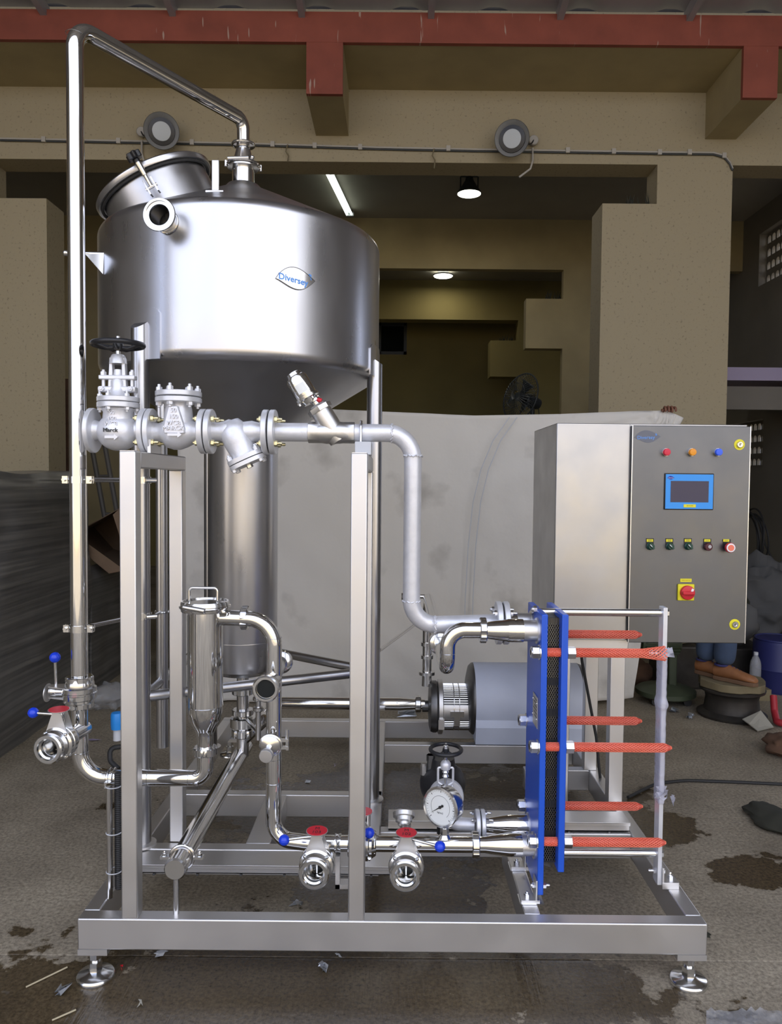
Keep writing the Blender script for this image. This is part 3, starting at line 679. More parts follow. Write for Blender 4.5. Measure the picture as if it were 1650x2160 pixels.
# tall vertical tubes beside the column
lt_ = thing('level_tube', 'tall plain steel stand pipe cut open at the bottom beside the tank leg', 'pipe', (PX(342, 1300, 3.0), 3.0, .62))
x = PX(342, 1300, 3.0); m = MB(); m.lathe([(.0225, PZ(342, 1575, 3.0)), (.0225, 1.875)], (x, 3.0, 0), n=28); m.build('tube', 'steel_leg', lt_)
m = MB(); z = PZ(335, 1290, 3.0); m.ring((x, 3.0, z), (0, 0, 1), .026, .005, 28, 8); m.cyl((x, 3.0, z), LEG[0] + V(0, 0, z), .006); m.build('clamp', 'steel_machined', lt_)
# ---------------------------------------------------------------- pipe parts
def ferrule_union(parent, c, ax, r=.026, w=.024, ro=.039, name='union_nut', m_='steel_machined', slots=4):
    c = Vector(c); ax = Vector(ax).normalized()
    m = MB(); m.slotnut(c - ax * w / 2, c + ax * w / 2, ro, ro - .004, slots); return m.build(name, m_, parent)
def weld(parent, c, ax, r):
    m = MB(); m.ring(c, ax, r, .0009, 28, 5); m.build('weld_bead', 'steel_machined', parent)
def pipe_clamp(parent, c, r, m_='steel_machined'):
    c = Vector(c); m = MB(); m.lathe([(r, -.011), (r + .004, -.011), (r + .004, .011), (r, .011)], c, n=32, cap=False); o = m.build('pipe_clamp', m_, parent)
    for s in (-1, 1):
        m = MB(); m.cbox(c + V(s * (r + .012), -.008, 0), (.018, .007, .024)); m.cbox(c + V(s * (r + .012), .006, 0), (.018, .007, .024)); m.build('clamp_ear', m_, o)
        m = MB(); m.cyl(c + V(s * (r + .014), -.020, 0), c + V(s * (r + .014), .018, 0), .0055, n=12); m.build('clamp_screw', m_, o)
    return o

LX, LY = -1.042, 2.53
RP = .027
# overhead pipe from the tank neck, across and down the left side
vp = thing('overhead_pipe', 'tall polished pipe looping from the tank top down the left side', 'pipe', (LX, LY, .9))
zl = lambda y: PZ(166, y, LY)
top_l, top_r = 2.985, 3.045
p_tank = V(TX, TY, PZ(512, 300, TY))
m = MB(); m.pipe([p_tank, V(TX, TY, top_r), V(LX, LY, top_l), V(LX, LY, zl(1425))], RP, [.085, .075], 32, True, 12); m.build('tube', 'steel_polished', vp)
z0 = zf + .006; z1 = p_tank.z - .012
m = MB(); m.lathe([(.064, z0), (.062, z0 + .006), (.044, z0 + .012), (.030, z1 - .02), (.029, z1 - .006), (.042, z1 - .004), (.042, z1 + .006), (.029, z1 + .008), (.028, z1 + .014)], A, n=40); rd = m.build('reducer', 'steel_pipe', vp)
m = MB(); m.ring((TX, TY, z1 + .001), (0, 0, 1), .044, .006, 36, 8); m.build('clamp', 'steel_machined', rd)
weld(vp, V(LX, LY, zl(72)), (0, 0, 1), RP)
for y in (1012, 1325): pipe_clamp(vp, V(LX, LY, zl(y)), RP)
for y, tgt in ((1012, V(LEG[0].x, LEG[0].y, zl(1012))), (1325, V(LEG[0].x, LEG[0].y, zl(1325)))):
    a = V(LX, LY, zl(y)); d = (tgt - a).normalized(); m = MB(); m.cyl(a + d * RP, tgt - d * .034, .0085, n=16); m.build('stay_rod', 'steel_pipe', vp)
    m = MB(); m.lathe([(.0325, -.012), (.0365, -.012), (.0365, .012), (.0325, .012)], tgt, n=28, cap=False); m.build('stay_clamp', 'steel_machined', vp)
    m = MB(); m.cyl(tgt + V(.03, -.035, 0), tgt + V(.062, -.02, 0), .009, n=12); m.build('stay_screw', 'steel_machined', vp)

# butterfly valve, built with its bore along local -Y and its stem along local +Z
def butterfly(name, label, loc, rot, handle_dir, tag_text=None, tag_mat='red_tag', tag_tilt=4, end=True, hl=.115, branch=.06, disc_side=1, group=None, flip_tag=False):
    t = thing(name, label, 'valve', loc, rot, group, local=True)
    m = MB()
    m.lathe([(.030, .045), (.040, .045), (.044, .036), (.046, .030), (.046, .020), (.053, .016), (.053, .002), (.055, 0), (.055, -.004), (.053, -.006), (.053, -.020), (.046, -.024), (.046, -.032), (.040, -.040), (.036, -.046), (.030, -.046)], (0, 0, 0), (0, 1, 0), n=56, cap=False)
    m.lathe([(.0285, .045), (.0285, -.046)], (0, 0, 0), (0, 1, 0), n=40, cap=False)
    body = m.build('body', 'steel_machined', t, angle=30)
    if end:
        m = MB(); m.lathe([(.028, .044), (.040, .044), (.046, .050), (.047, .056), (.047, .066), (.043, .070), (.034, .070), (.033, .062), (.028, .058)], (0, 0, 0), (0, -1, 0), n=48, cap=False); m.build('end_liner', 'steel_machined', t, angle=30)
    m = MB(); m.cyl((0, .045, 0), (0, .045 + branch, 0), .026, n=28); m.build('branch_tube', 'steel_pipe', t)
    m = MB(); m.lathe([(0, 0), (.0265, 0), (.0265, .003), (.006, .006), (0, .006)], (0, -.003, 0), (.75, 1, 0), n=32); m.cyl((0, 0, -.027), (0, 0, .027), .005); m.build('disc', 'steel_polished', t)
    m = MB(); m.cyl((0, 0, .048), (0, 0, .098), .0145, n=24); m.lathe([(.0155, .075), (.0165, .078), (.0165, .092), (.0155, .095)], n=24); m.build('stem_housing', 'steel_machined', t)
    for s in (-1, 1):
        m = MB(); m.prism([(-.036 * 1, .036), (.036, .036), (.014, .098), (-.014, .098)], (0, s * .018 - .001, 0), (1, 0, 0), (0, 0, 1), (0, .0025, 0)); m.build('yoke_plate', 'steel_satin', t)
    tl = R(tag_tilt); nrm = V(0, -math.sin(tl), math.cos(tl)); uy = V(0, math.cos(tl), math.sin(tl))
    if tag_mat == 'steel_machined': nrm, uy = V(0, 0, 1), V(0, 1, 0)
    c = V(0, -.004, .106)
    m = MB(); k = 40; m.prism([(.0335 * math.cos(2 * PI * i / k), .030 * math.sin(2 * PI * i / k)) for i in range(k)], c - nrm * .0015, (1, 0, 0), uy, nrm * .002); tg = m.build('position_plate', 'steel_satin', t)
    if tag_mat != 'steel_machined':
        m = MB(); m.prism([(.0315 * math.cos(2 * PI * i / k), .028 * math.sin(2 * PI * i / k)) for i in range(k)], c + nrm * .0005, (1, 0, 0), uy, nrm * .0012); m.build('red_tag', tag_mat, tg)
    if tag_text:
        for i, s in enumerate(tag_text): lettering(s, .020, 'ink', tg, c + nrm * .0022 + uy * (.010 - .021 * i), (1, 0, 0), uy, .0002)
    hd = Vector(handle_dir).normalized(); h0 = V(0, 0, .088)
    m = MB(); m.cyl(h0 + hd * .012, h0 + hd * hl, .0048, .0048, n=14); hr = m.build('handle_rod', 'steel_machined', t)
    m = MB(); m.ball(h0 + hd * (hl + .008), .0168, 28, 16); m.ring(h0 + hd * (hl + .008), (0, 0, 1), .0166, .0009, 32, 5); m.build('ball_knob', 'blue_ball', hr)
    for x, z in ((.034, .034), (-.034, .034), (.034, -.034), (-.034, -.034)):
        hexnut(t, (x, -.022, z), (0, -1, 0), .006, .006, .003, 'steel_machined')
    return t

# inline valve on the left riser: bore vertical, stem to the left
vz = PZ(166, 1459, LY)
iv = butterfly('butterfly_valve', 'upright butterfly valve with blue ball handle on the left riser pipe', (LX, LY, vz), (R(-90), 0, R(0)), (0, -.10, 1), tag_mat='steel_machined', end=False, branch=.0, hl=.10)
# local frame: bore (-Y) -> up; stem must point to -X
iv.rotation_euler = Matrix(((0, 0, -1), (-1, 0, 0), (0, 1, 0))).to_euler()   # local x -> -Y, local y -> +Z, local z -> -X
for ch in list(iv.children):
    if ch.name.startswith('handle_rod'):
        h0 = V(0, 0, .075); hd = V(0.06, 1, 0).normalized(); ch.parent = None
        for g in list(ch.children): bpy.data.objects.remove(g)
        bpy.data.objects.remove(ch)
m = MB(); m.cyl((0, .010, .078), (.006, .105, .078), .0048, n=14); hr = m.build('handle_rod', 'steel_machined', iv)
m = MB(); m.ball((.006, .115, .078), .0175, 28, 16); m.build('ball_knob', 'blue_ball', hr)
for y0_, y1_ in ((.030, .053), (-.053, -.030)):
    m = MB(); m.slotnut((0, y0_, 0), (0, y1_, 0), .044, .0395, 6); m.build('union_nut', 'steel_machined', iv)

# lower run: riser foot, elbow, across to the basket strainer
XS, YS = PX(433, 1400, 2.53), 2.53
zlow = PZ(300, 1640, LY)
lr = thing('strainer_feed_pipe', 'polished pipe bending from the left riser across to the strainer bottom', 'pipe', (LX, LY, zlow))
z_s = PZ(440, 1592, YS)
m = MB(); m.pipe([V(LX, LY, vz - .05), V(LX, LY, zlow), V(XS, YS, zlow), V(XS, YS, z_s)], RP, [.085, .075], 32, True, 12); m.build('tube', 'steel_polished', lr)
for x in (PX(228, 1640, LY), PX(314, 1640, LY), PX(400, 1640, LY)): weld(lr, V(x, LY, zlow), (1, 0, 0), RP)
weld(lr, V(LX, LY, zlow + .085), (0, 0, 1), RP); weld(lr, V(LX, LY, PZ(166, 1530, LY)), (0, 0, 1), RP)
x = PX(232, 1640, LY); m = MB(); m.ring((x, LY, zlow), (1, 0, 0), RP + .003, .003, 28, 6); m.ring((x + .014, LY, zlow), (1, 0, 0), RP + .003, .003, 28, 6); m.cbox((x + .006, LY - RP - .008, zlow - .012), (.02, .014, .02)); m.build('band_clip', 'steel_machined', lr)
bz = PZ(150, 1545, LY - .03)
butterfly('butterfly_valve', 'open butterfly valve facing forward low on the left riser, worn red tag', (LX - .012, LY - .125, bz), (0, 0, R(-8)), (-1, .05, .0), ('',), end=True, hl=.085, branch=.10)

# basket strainer
st = thing('basket_strainer', 'polished upright basket strainer with bail handle lid and clamp ring', 'strainer', (XS, YS, zlow))
zz = lambda y: PZ(434, y, YS)
rS = .0575
m = MB(); m.lathe([(rS, zz(1488)), (rS, zz(1284))], (XS, YS, 0), n=56, cap=False); m.build('body', 'steel_polished', st)
m = MB(); m.lathe([(rS, zz(1488)), (rS - .001, zz(1500)), (.050, zz(1520)), (.034, zz(1538)), (.027, zz(1550)), (.026, zz(1578))], (XS, YS, 0), n=48, cap=False); m.build('cone', 'steel_polished', st, angle=60)
weld(st, (XS, YS, zz(1488)), (0, 0, 1), rS)
m = MB(); m.lathe([(.060, zz(1289)), (.077, zz(1288)), (.079, zz(1284)), (.079, zz(1271)), (.076, zz(1267)), (.070, zz(1267)), (.069, zz(1270)), (0, zz(1270) + .004)], (XS, YS, 0), n=64); lid = m.build('lid', 'steel_machined', st)
m = MB(); m.ring((XS, YS, zz(1279)), (0, 0, 1), .079, .005, 64, 8); cr_ = m.build('clamp_ring', 'steel_pipe', st)
m = MB(); m.cyl(P(388, 1281, 2.46), P(432, 1289, 2.445), .0085); m.ball(P(388, 1281, 2.46), .007); m.build('tee_bolt', 'steel_machined', cr_)
hz = zz(1270); m = MB(); ht = PZ(430, 1240, YS - .02)
m.pipe([(XS - .047, YS - .02, hz), (XS - .047, YS - .02, ht), (XS + .045, YS - .02, ht), (XS + .045, YS - .02, hz)], .0048, .012, 12); m.build('bail_handle', 'steel_polished', lid)
ferrule_union(st, (XS, YS, zz(1583)), (0, 0, 1), w=.026, ro=.040, slots=4)

# strainer outlet: over, down, and along to the plate heat exchanger
XV = PX(578, 1450, 2.50); YB = 2.47
zo = PZ(500, 1303, YS); zbt = PZ(850, 1780, YB)
op = thing('outlet_pipe', 'polished pipe from the strainer down and across to the blue heat exchanger', 'pipe', (XV, 2.5, zbt))
xu = PX(1003, 1780, YB)
m = MB(); m.pipe([V(XS + rS - .004, YS, zo), V(XV, 2.5, zo), V(XV, 2.5, zbt), V(XV + .12, YB, zbt), V(xu, YB, zbt)], .0255, [.085, .08, .3], 32, True, 12); m.build('tube', 'steel_polished', op)
ferrule_union(op, (PX(517, 1303, YS), YS, zo), (1, 0, 0), w=.024, ro=.040)
for y in (1345, 1468, 1600, 1650): weld(op, V(XV, 2.5, PZ(578, y, 2.5)), (0, 0, 1), .0255)
XP0, XP1 = PX(1143, 1500, 2.41), 0   # face of the heat exchanger
m = MB(); x1_, x2_, x3_ = PX(1036, 1780, YB), PX(1072, 1780, YB), PX(1100, 1780, YB)
m.lathe([(.0255, 0), (.0255, x1_ - xu - .02), (.029, x1_ - xu), (.0365, x2_ - xu), (.0365, x3_ - xu)], (xu, YB, zbt), (1, 0, 0), n=40); m.build('reducer', 'steel_polished', op, angle=50)
ferrule_union(op, (xu, YB, zbt), (1, 0, 0), w=.024, ro=.041)
for px_ in (787,): ferrule_union(op, (PX(px_, 1775, YB), YB, zbt), (1, 0, 0), w=.018, ro=.040)
# hose clamp and bracket that carries the run
x = PX(713, 1772, YB); m = MB(); m.lathe([(.0255, -.010), (.030, -.010), (.030, -.006), (.028, 0), (.030, .006), (.030, .010), (.0255, .010)], (x, YB, zbt), (1, 0, 0), n=32, cap=False); m.build('tri_clamp', 'steel_machined', op)
x0 = PX(708, 1850, YB - .02); m = MB(); z_a, z_b = PZ(715, 1872, YB - .02), zbt - .03
m.box((x0, YB - .03, z_a), (x0 + .014, YB + .01, z_b)); m.box((x0, YB - .03, z_a), (XB0 + .0, YB + .01, z_a + .014)); m.build('support_bracket', 'steel_satin', op)
# sight-glass cross on the vertical leg
zc = PZ(577, 1432, 2.5)
sg = thing('sight_port', 'round steel sight port with dark glass facing out of the vertical strainer outlet', 'fitting', (XV, 2.45, zc))
m = MB(); dv = V(-.05, -1, 0).normalized(); cS = V(XV, 2.5, zc)
m.lathe([(.0255, 0), (.0255, .085), (.036, .090), (.040, .098), (.042, .102), (.042, .126), (.038, .130), (.031, .130), (.030, .120), (0, .120)], cS, dv, n=48); m.build('body', 'steel_machined', sg, angle=30)
m = MB(); m.lathe([(0, .1215), (.029, .1215)], cS, dv, n=40, cap=False); m.build('glass', 'glass_dark', sg)
m = MB(); m.lathe([(.0255, 0), (.0255, .15), (.034, .155), (.040, .160), (.042, .176), (.036, .182), (0, .182)], cS + V(0, 0, .015), (-.02, 1, .0), n=40); m.build('rear_ferrule', 'steel_machined', sg)
# sampling valve on a tri-clamp
zc = PZ(575, 1556, 2.5); cS = V(XV, 2.5, zc)
sv = thing('sampling_valve', 'small sampling valve with round knob clamped to the vertical strainer outlet', 'valve', (XV, 2.44, zc))
m = MB(); m.lathe([(.015, 0), (.015, .045), (.030, .048), (.033, .054), (.033, .064), (.026, .068), (.010, .072), (.010, .105), (0, .105)], cS, (-.05, -1, -.1), n=36); m.build('body', 'steel_machined', sv)
m = MB(); m.lathe([(0, .10), (.021, .10), (.022, .104), (.022, .114), (.020, .117), (0, .118)], cS + V(0, 0, -.008), (-.06, -1, -.12), n=36); m.build('knob', 'steel_satin', sv)
m = MB(); m.ring(cS + V(0, -.058, -.004), (.05, 1, .1), .033, .006, 36, 8); cl = m.build('clamp', 'steel_machined', sv)
m = MB(); c0 = cS + V(.042, -.058, 0); m.cbox(c0 + V(0, 0, .012), (.03, .012, .009)); m.cbox(c0 + V(0, 0, -.012), (.03, .012, .009)); m.cyl(c0 + V(.01, 0, -.02), c0 + V(.01, 0, .046), .0055); m.build('clamp_bolt', 'steel_machined', cl)

# outlet valves on the bottom run
def fwd_valve(px0, py0, label, txt, hd, hl=.085, y_=2.345):
    c = P(px0, py0, y_); return butterfly('butterfly_valve', label, (c.x, y_, c.z), (0, 0, R(-3)), hd, txt, hl=hl, branch=YB - y_ - .045, tag_tilt=5, group='butterfly valves on the bottom run')
fwd_valve(669, 1822, 'open butterfly valve with red tag M 103 and blue handle to its left', ('M', '103'), (-1, -.05, -.14), .095)
fwd_valve(857, 1826, 'open butterfly valve with red tag M 102 and blue handle to its right', ('M', '102'), (1, -.15, -.16), .098)
# inline valve half hidden by the middle post
c = P(764, 1778, YB)
hv = butterfly('butterfly_valve', 'inline butterfly valve half hidden behind the middle post', (c.x, YB, zbt), (0, 0, R(90)), (-1, -.35, -.28), None, end=False, branch=.0, tag_tilt=0, hl=.07, group='butterfly valves on the bottom run')

# diaphragm sensor standing on the run
c = P(855, 1765, YB); ds = thing('diaphragm_sensor', 'round stepped diaphragm fitting standing on the bottom pipe beside the pressure gauge', 'sensor', (c.x, YB, zbt))
m = MB(); ztp = PZ(852, 1735, YB); m.cyl((c.x, YB, zbt), (c.x, YB, ztp), .013); m.hexa((c.x, YB, ztp - .016), (c.x, YB, ztp), .018); m.build('stem', 'steel_machined', ds)
c1 = P(852, 1728, YB + .01); m = MB(); m.lathe([(.012, -.034), (.019, -.030), (.020, -.022), (.027, -.018), (.028, -.006), (.035, -.004), (.036, .009), (.033, .013), (0, .014)], c1 + V(0, .012, .006), (0, .85, 1), n=44); m.build('head', 'steel_cast', ds, angle=25)

# pressure gauge
gx = PX(938, 1750, YB); gz = PZ(934, 1706, YB - .03)
yaw = R(-37); gn = V(math.sin(yaw), -math.cos(yaw), .05).normalized()
gg = thing('pressure_gauge', 'round white dial pressure gauge with steel case on the bottom pipe', 'gauge', (gx, YB, zbt))
gc = V(gx - .004, YB - .005, gz); _, gu, gv = basis(gn); gu = V(0, 0, 1).cross(gn).normalized(); gv = gn.cross(gu)
m = MB(); m.lathe([(0, -.028), (.058, -.028), (.061, -.022), (.061, .014), (.064, .015), (.066, .019), (.064, .024), (.057, .025), (.055, .020)], gc, gn, n=64, cap=False); m.build('case', 'steel_machined', gg, angle=30)
m = MB(); m.lathe([(0, .0195), (.056, .0195)], gc, gn, n=56, cap=False); dl = m.build('dial', 'dial_white', gg)
for k in range(31):
    a = R(225 - 270 * k / 30); big = k % 5 == 0; ra, rb = (.047 if big else .050), .053; w = .0011 if big else .0005
    d = gu * math.cos(a) + gv * math.sin(a); s = gu * -math.sin(a) + gv * math.cos(a); o = gc + gn * .0200
    m = MB(); m.add([o + d * ra - s * w, o + d * rb - s * w, o + d * rb + s * w, o + d * ra + s * w], [(0, 1, 2, 3)]); m.build('tick', 'ink', dl, smooth=False)
m = MB(); pts = [(.036 * math.cos(R(225 - 270 * k / 40)), .036 * math.sin(R(225 - 270 * k / 40))) for k in range(41)]; o = gc + gn * .0200
m.tube([o + gu * x + gv * y for x, y in pts], .0004, 4); m.build('inner_scale', 'ink', dl)
a = R(216); d = gu * math.cos(a) + gv * math.sin(a); s = gu * -math.sin(a) + gv * math.cos(a); o = gc + gn * .0215
m = MB(); m.add([o + d * .044, o + s * .0022, o - d * .012 + s * .0045, o - d * .016, o - d * .012 - s * .0045, o - s * .0022], [(0, 1, 2, 3, 4, 5)]); nd = m.build('needle', 'ink', dl, smooth=False)
m = MB(); m.lathe([(.005, 0), (.005, .002), (0, .003)], o, gn, n=16); m.build('needle_hub', 'ink', nd)
lettering('kg/cm2', .008, 'ink', dl, gc + gn * .0202 - gv * .018, gu, gv, .0001)
m = MB(); m.cyl((gx, YB, zbt + .02), (gx, YB, gz - .058), .0105); m.hexa((gx, YB, zbt + .035), (gx, YB, zbt + .055), .0145); m.build('stem', 'steel_machined', gg)
m = MB(); m.lathe([(.022, .022), (.014, .034)], (gx, YB, zbt), n=24); m.build('weld_collar', 'steel_machined', gg)

# upper return pipe of the heat exchanger: reducer, elbow down, then straight back to the pump
zu = PZ(1080, 1330, YB); xu2 = PX(1019, 1330, YB)
up = thing('pump_delivery_pipe', 'polished pipe from the pump bending up into the heat exchanger top port', 'pipe', (.16, 3.2, .9))
xe = PX(944, 1390, YB); zel = PZ(944, 1412, YB); YPU = 4.04
m = MB(); m.pipe([V(xu2, YB, zu), V(xe, YB, zu), V(xe, YB, zel), V(xe, YPU, zel), V(xe, YPU, .52)], .0255, [.085, .05, .07], 32, True, 12); m.build('tube', 'steel_polished', up)
x1_, x2_, x3_ = PX(1024, 1330, YB), PX(1072, 1330, YB), PX(1103, 1330, YB)
m = MB(); m.lathe([(.0255, 0), (.0265, x1_ - xu2), (.0355, x2_ - xu2 - .003), (.0375, x2_ - xu2), (.0375, x3_ - xu2)], (xu2, YB, zu), (1, 0, 0), n=40); m.build('reducer', 'steel_polished', up, angle=50)
ferrule_union(up, (xu2, YB, zu), (1, 0, 0), w=.022, ro=.041)
weld(up, (xe, YB, PZ(944, 1378, YB)), (0, 0, 1), .0255)
m = MB(); m.lathe([(.0255, -.03), (.040, -.022), (.044, -.012), (.044, .010), (.038, .014), (.0255, .018)], (xe, 2.88, zel), (0, 1, 0), n=44); m.build('union', 'steel_machined', up)
m = MB(); zst = zel - .0; m.cyl((xe, YPU, zel), (PX(847, 1282, YPU), YPU, zel), .011); m.lathe([(.018, 0), (.020, .004), (.018, .008), (0, .008)], (PX(850, 1282, YPU), YPU, zel), (-1, 0, 0), n=24); m.build('blank_stub', 'steel_pipe', up)
m = MB(); z = PZ(850, 1328, YPU - .4); m.cyl(LEG[1] + V(.03, 0, z), V(xe, YPU, z), .008, n=14); m.build('stay_rod', 'steel_pipe', up)
for y in (1358, 1385): z = PZ(905, y, YPU); m = MB(); m.lathe([(.0255, -.01), (.034, -.009), (.034, .009), (.0255, .01)], (xe, YPU, z), n=28); m.build('collar', 'steel_machined', up)
# pump suction line
zs_ = PZ(750, 1484, 4.04)
sp = thing('pump_suction_pipe', 'straight polished suction pipe running level from the tank to the pump', 'pipe', (-.2, 4.04, zs_))
xa, xb_, xc = PX(560, 1484, 4.04), PX(836, 1484, 4.04), PX(880, 1484, 4.04)
m = MB(); m.pipe([V(xa, 3.6, zs_), V(xa, 4.04, zs_), V(xb_, 4.04, zs_)], .034, .06, 28); m.build('tube', 'steel_polished', sp)
m = MB(); m.lathe([(.034, 0), (.034, .02), (.027, xc - xb_), (.026, xc - xb_ + .04)], (xb_, 4.04, zs_), (1, 0, 0), n=32); m.build('reducer', 'steel_polished', sp)
ferrule_union(sp, (xc + .005, 4.04, zs_), (1, 0, 0), w=.03, ro=.045)
m = MB(); m.pipe([V(xa, 3.6, zs_), V(TX + .10, 3.38, .50), V(TX, TY, .42)], .03, .08, 24); m.build('tail_tube', 'steel_pipe', sp)
# ---------------------------------------------------------------- silver-painted steam line on top of the posts
SY = 2.50; SZ = PZ(640, 912, SY); RS = .030
sxp = lambda x: PX(x, 912, SY)
def flange(parent, x, side, R_=.071, th=.018, name='flange', ax=(1, 0, 0), c=None, m_='silver_smooth'):
    c = V(x, SY, SZ) if c is None else Vector(c); ax = Vector(ax)
    m = MB(); m.lathe([(0, 0), (R_ - .002, 0), (R_, .002), (R_, th - .002), (R_ - .002, th), (0, th)], c, ax * side, n=56); return m.build(name, m_, parent)
def flange_bolts(parent, c, ax, rr, half, n=4, m_='zinc_yellow', r=.010, ph=PI / 4):
    ax = Vector(ax).normalized()
    for p in circle_pts(c, ax, rr, n, ph):
        hexnut(parent, p + ax * half, ax, r, .009, .012, m_, 'stud_nut'); hexnut(parent, p - ax * half, -ax, r, .009, .006, m_, 'stud_nut')
def gasket(parent, c, ax, R_, th=.004):
    ax = Vector(ax).normalized(); m = MB(); m.lathe([(0, -th / 2), (R_, -th / 2), (R_, th / 2), (0, th / 2)], c, ax, n=40); m.build('gasket', 'gasket', parent)
def handwheel(parent, c, ax, R_, r, spokes=5):
    c = Vector(c); ax, u, v = basis(ax); m = MB(); m.ring(c, ax, R_, r, 48, 12)
    for i in range(spokes):
        d = u * math.cos(2 * PI * i / spokes + .5) + v * math.sin(2 * PI * i / spokes + .5)
        m.tube([c - ax * r * 1.2 + d * R_ * .15, c - ax * r * 1.6 + d * R_ * .45, c + d * R_ * .98], [r * .8, r * .62, r * .75], 10)
    m.lathe([(R_ * .22, -r * 2.2), (R_ * .24, -r), (R_ * .2, r * .6), (R_ * .1, r * .8)], c, ax, n=20); o = m.build('handwheel', 'black_paint', parent, angle=60)
    m = MB(); m.hexa(c + ax * r * .6, c + ax * r * 1.8, R_ * .17); m.cyl(c, c + ax * r * 3, R_ * .07); m.build('wheel_nut', 'zinc', o); return o

# globe valve
x1, x2 = sxp(201), sxp(301); xc = sxp(250)
gvv = thing('globe_valve', 'silver painted flanged globe valve with flat black handwheel above the left post', 'valve', (xc, SY, SZ))
m = MB(); m.lathe([(.034, 0), (.030, .012), (.030, .03), (.038, .045), (.038, x2 - x1 - .045), (.030, x2 - x1 - .03), (.030, x2 - x1 - .012), (.034, x2 - x1)], (x1, SY, SZ), (1, 0, 0), n=40)
m.ball((xc, SY, SZ - .004), .064, 40, 24, (1.06, .98, .96))
zb0 = PZ(250, 862, SY)
m.lathe([(.050, SZ), (.049, SZ + .035), (.047, zb0 - .012), (.054, zb0)], (xc, SY, 0), n=40); m.build('body', 'silver_paint', gvv, angle=60)
flange(gvv, x1, -1, .072, .016); flange(gvv, sxp(301), 1, .072, .017)
for p in circle_pts((x1 - .0165, SY, SZ), (1, 0, 0), .052, 4, PI / 4):
    m = MB(); m.lathe([(.008, 0), (.008, .0008)], p, (1, 0, 0), n=16); m.build('bolt_hole', 'gasket', gvv)
zf1, zf2, zf3 = PZ(250, 861, SY), PZ(250, 849, SY), PZ(250, 838, SY)
for a, b in ((zf1, zf2 - .001), (zf2 + .001, zf3)):
    m = MB(); m.lathe([(.064, a), (.066, a + .002), (.066, b - .002), (.064, b)], (xc, SY, 0), n=48); m.build('bonnet_flange', 'silver_smooth', gvv)
gasket(gvv, (xc, SY, zf2), (0, 0, 1), .062)
for p in circle_pts((xc, SY, 0), (0, 0, 1), .056, 6, .3):
    hexnut(gvv, p + V(0, 0, zf3), (0, 0, 1), .0085, .008, .008, 'silver_smooth'); hexnut(gvv, p + V(0, 0, zf1), (0, 0, -1), .0085, .008, .006, 'silver_smooth')
za = lambda y: PZ(250, y, SY)
m = MB(); m.lathe([(.040, zf3), (.030, za(828)), (.024, za(818)), (.024, za(805)), (.016, za(800)), (.013, za(780))], (xc, SY, 0), n=28); m.build('bonnet', 'silver_paint', gvv, angle=50)
for s in (-1, 1):
    m = MB(); zq0, zq1 = za(823), za(755)
    m.prism([(.030, 0), (.016, 0), (.014, zq1 - zq0), (.024, zq1 - zq0)], (xc, SY - .012, zq0), (s, 0, 0), (0, 0, 1), (0, .024, 0)); m.build('yoke_arm', 'silver_smooth', gvv, bevel=.002)
m = MB(); m.lathe([(.028, za(768)), (.025, za(757)), (.021, za(750)), (.017, za(748))], (xc, SY, 0), n=24); m.build('yoke_top', 'silver_smooth', gvv)
m = MB(); m.cbox((xc, SY - .002, za(797)), (.116, .030, .014)); gl = m.build('gland_plate', 'silver_smooth', gvv, bevel=.003)
m = MB(); m.cbox((xc, SY - .002, za(822)), (.120, .034, .018)); m.build('gland_base', 'silver_smooth', gvv, bevel=.004)
for s in (-1, 1):
    x = xc + s * .046; m = MB(); m.cyl((x, SY - .004, za(825)), (x, SY - .004, za(797)), .0055); m.build('gland_bolt', 'silver_smooth', gl); hexnut(gl, (x, SY - .004, za(797) + .007), (0, 0, 1), .010, .011, .006, 'silver_smooth')
    hexnut(gl, (x, SY - .02, za(822)), (0, -1, 0), .009, .008, .003, 'silver_smooth')
m = MB(); m.cyl((xc, SY, za(752)), (xc, SY, za(722)), .0075); m.build('stem', 'steel_machined', gvv)
handwheel(gvv, (xc, SY, za(727)), (0, 0, 1), .077, .0088)
def cast_text(parent, lines, c, sz, dz, ys, m_='silver_smooth'):
    for i, s in enumerate(lines): lettering(s, sz if i < 3 else sz * .95, m_, parent, (c[0], ys(c[2] - i * dz), c[2] - i * dz), (1, 0, 0), (0, 0, 1), .0022)
for s, y, off, mm in (('50', 873, .0495, 'silver_smooth'), ('150', 886, .0515, 'silver_smooth'), ('WCB', 897, .0575, 'silver_smooth'), ('Marck', 910, .0635, 'fan_dark')): lettering(s, .0185, mm, gvv, (xc - .003, SY - off, PZ(250, y, SY)), (1, 0, 0), (0, 0, 1), .0025)
def arrow(parent, c, L, m_='silver_smooth'):
    c = Vector(c); m = MB(); h = .004; m.prism([(-L / 2, -h), (L * .2, -h), (L * .2, -h * 2.4), (L / 2, 0), (L * .2, h * 2.4), (L * .2, h), (-L / 2, h)], c, (1, 0, 0), (0, 0, 1), (0, .004, 0)); m.build('flow_arrow', m_, parent)
arrow(gvv, (xc, SY - .064, PZ(250, 924, SY)), .042)

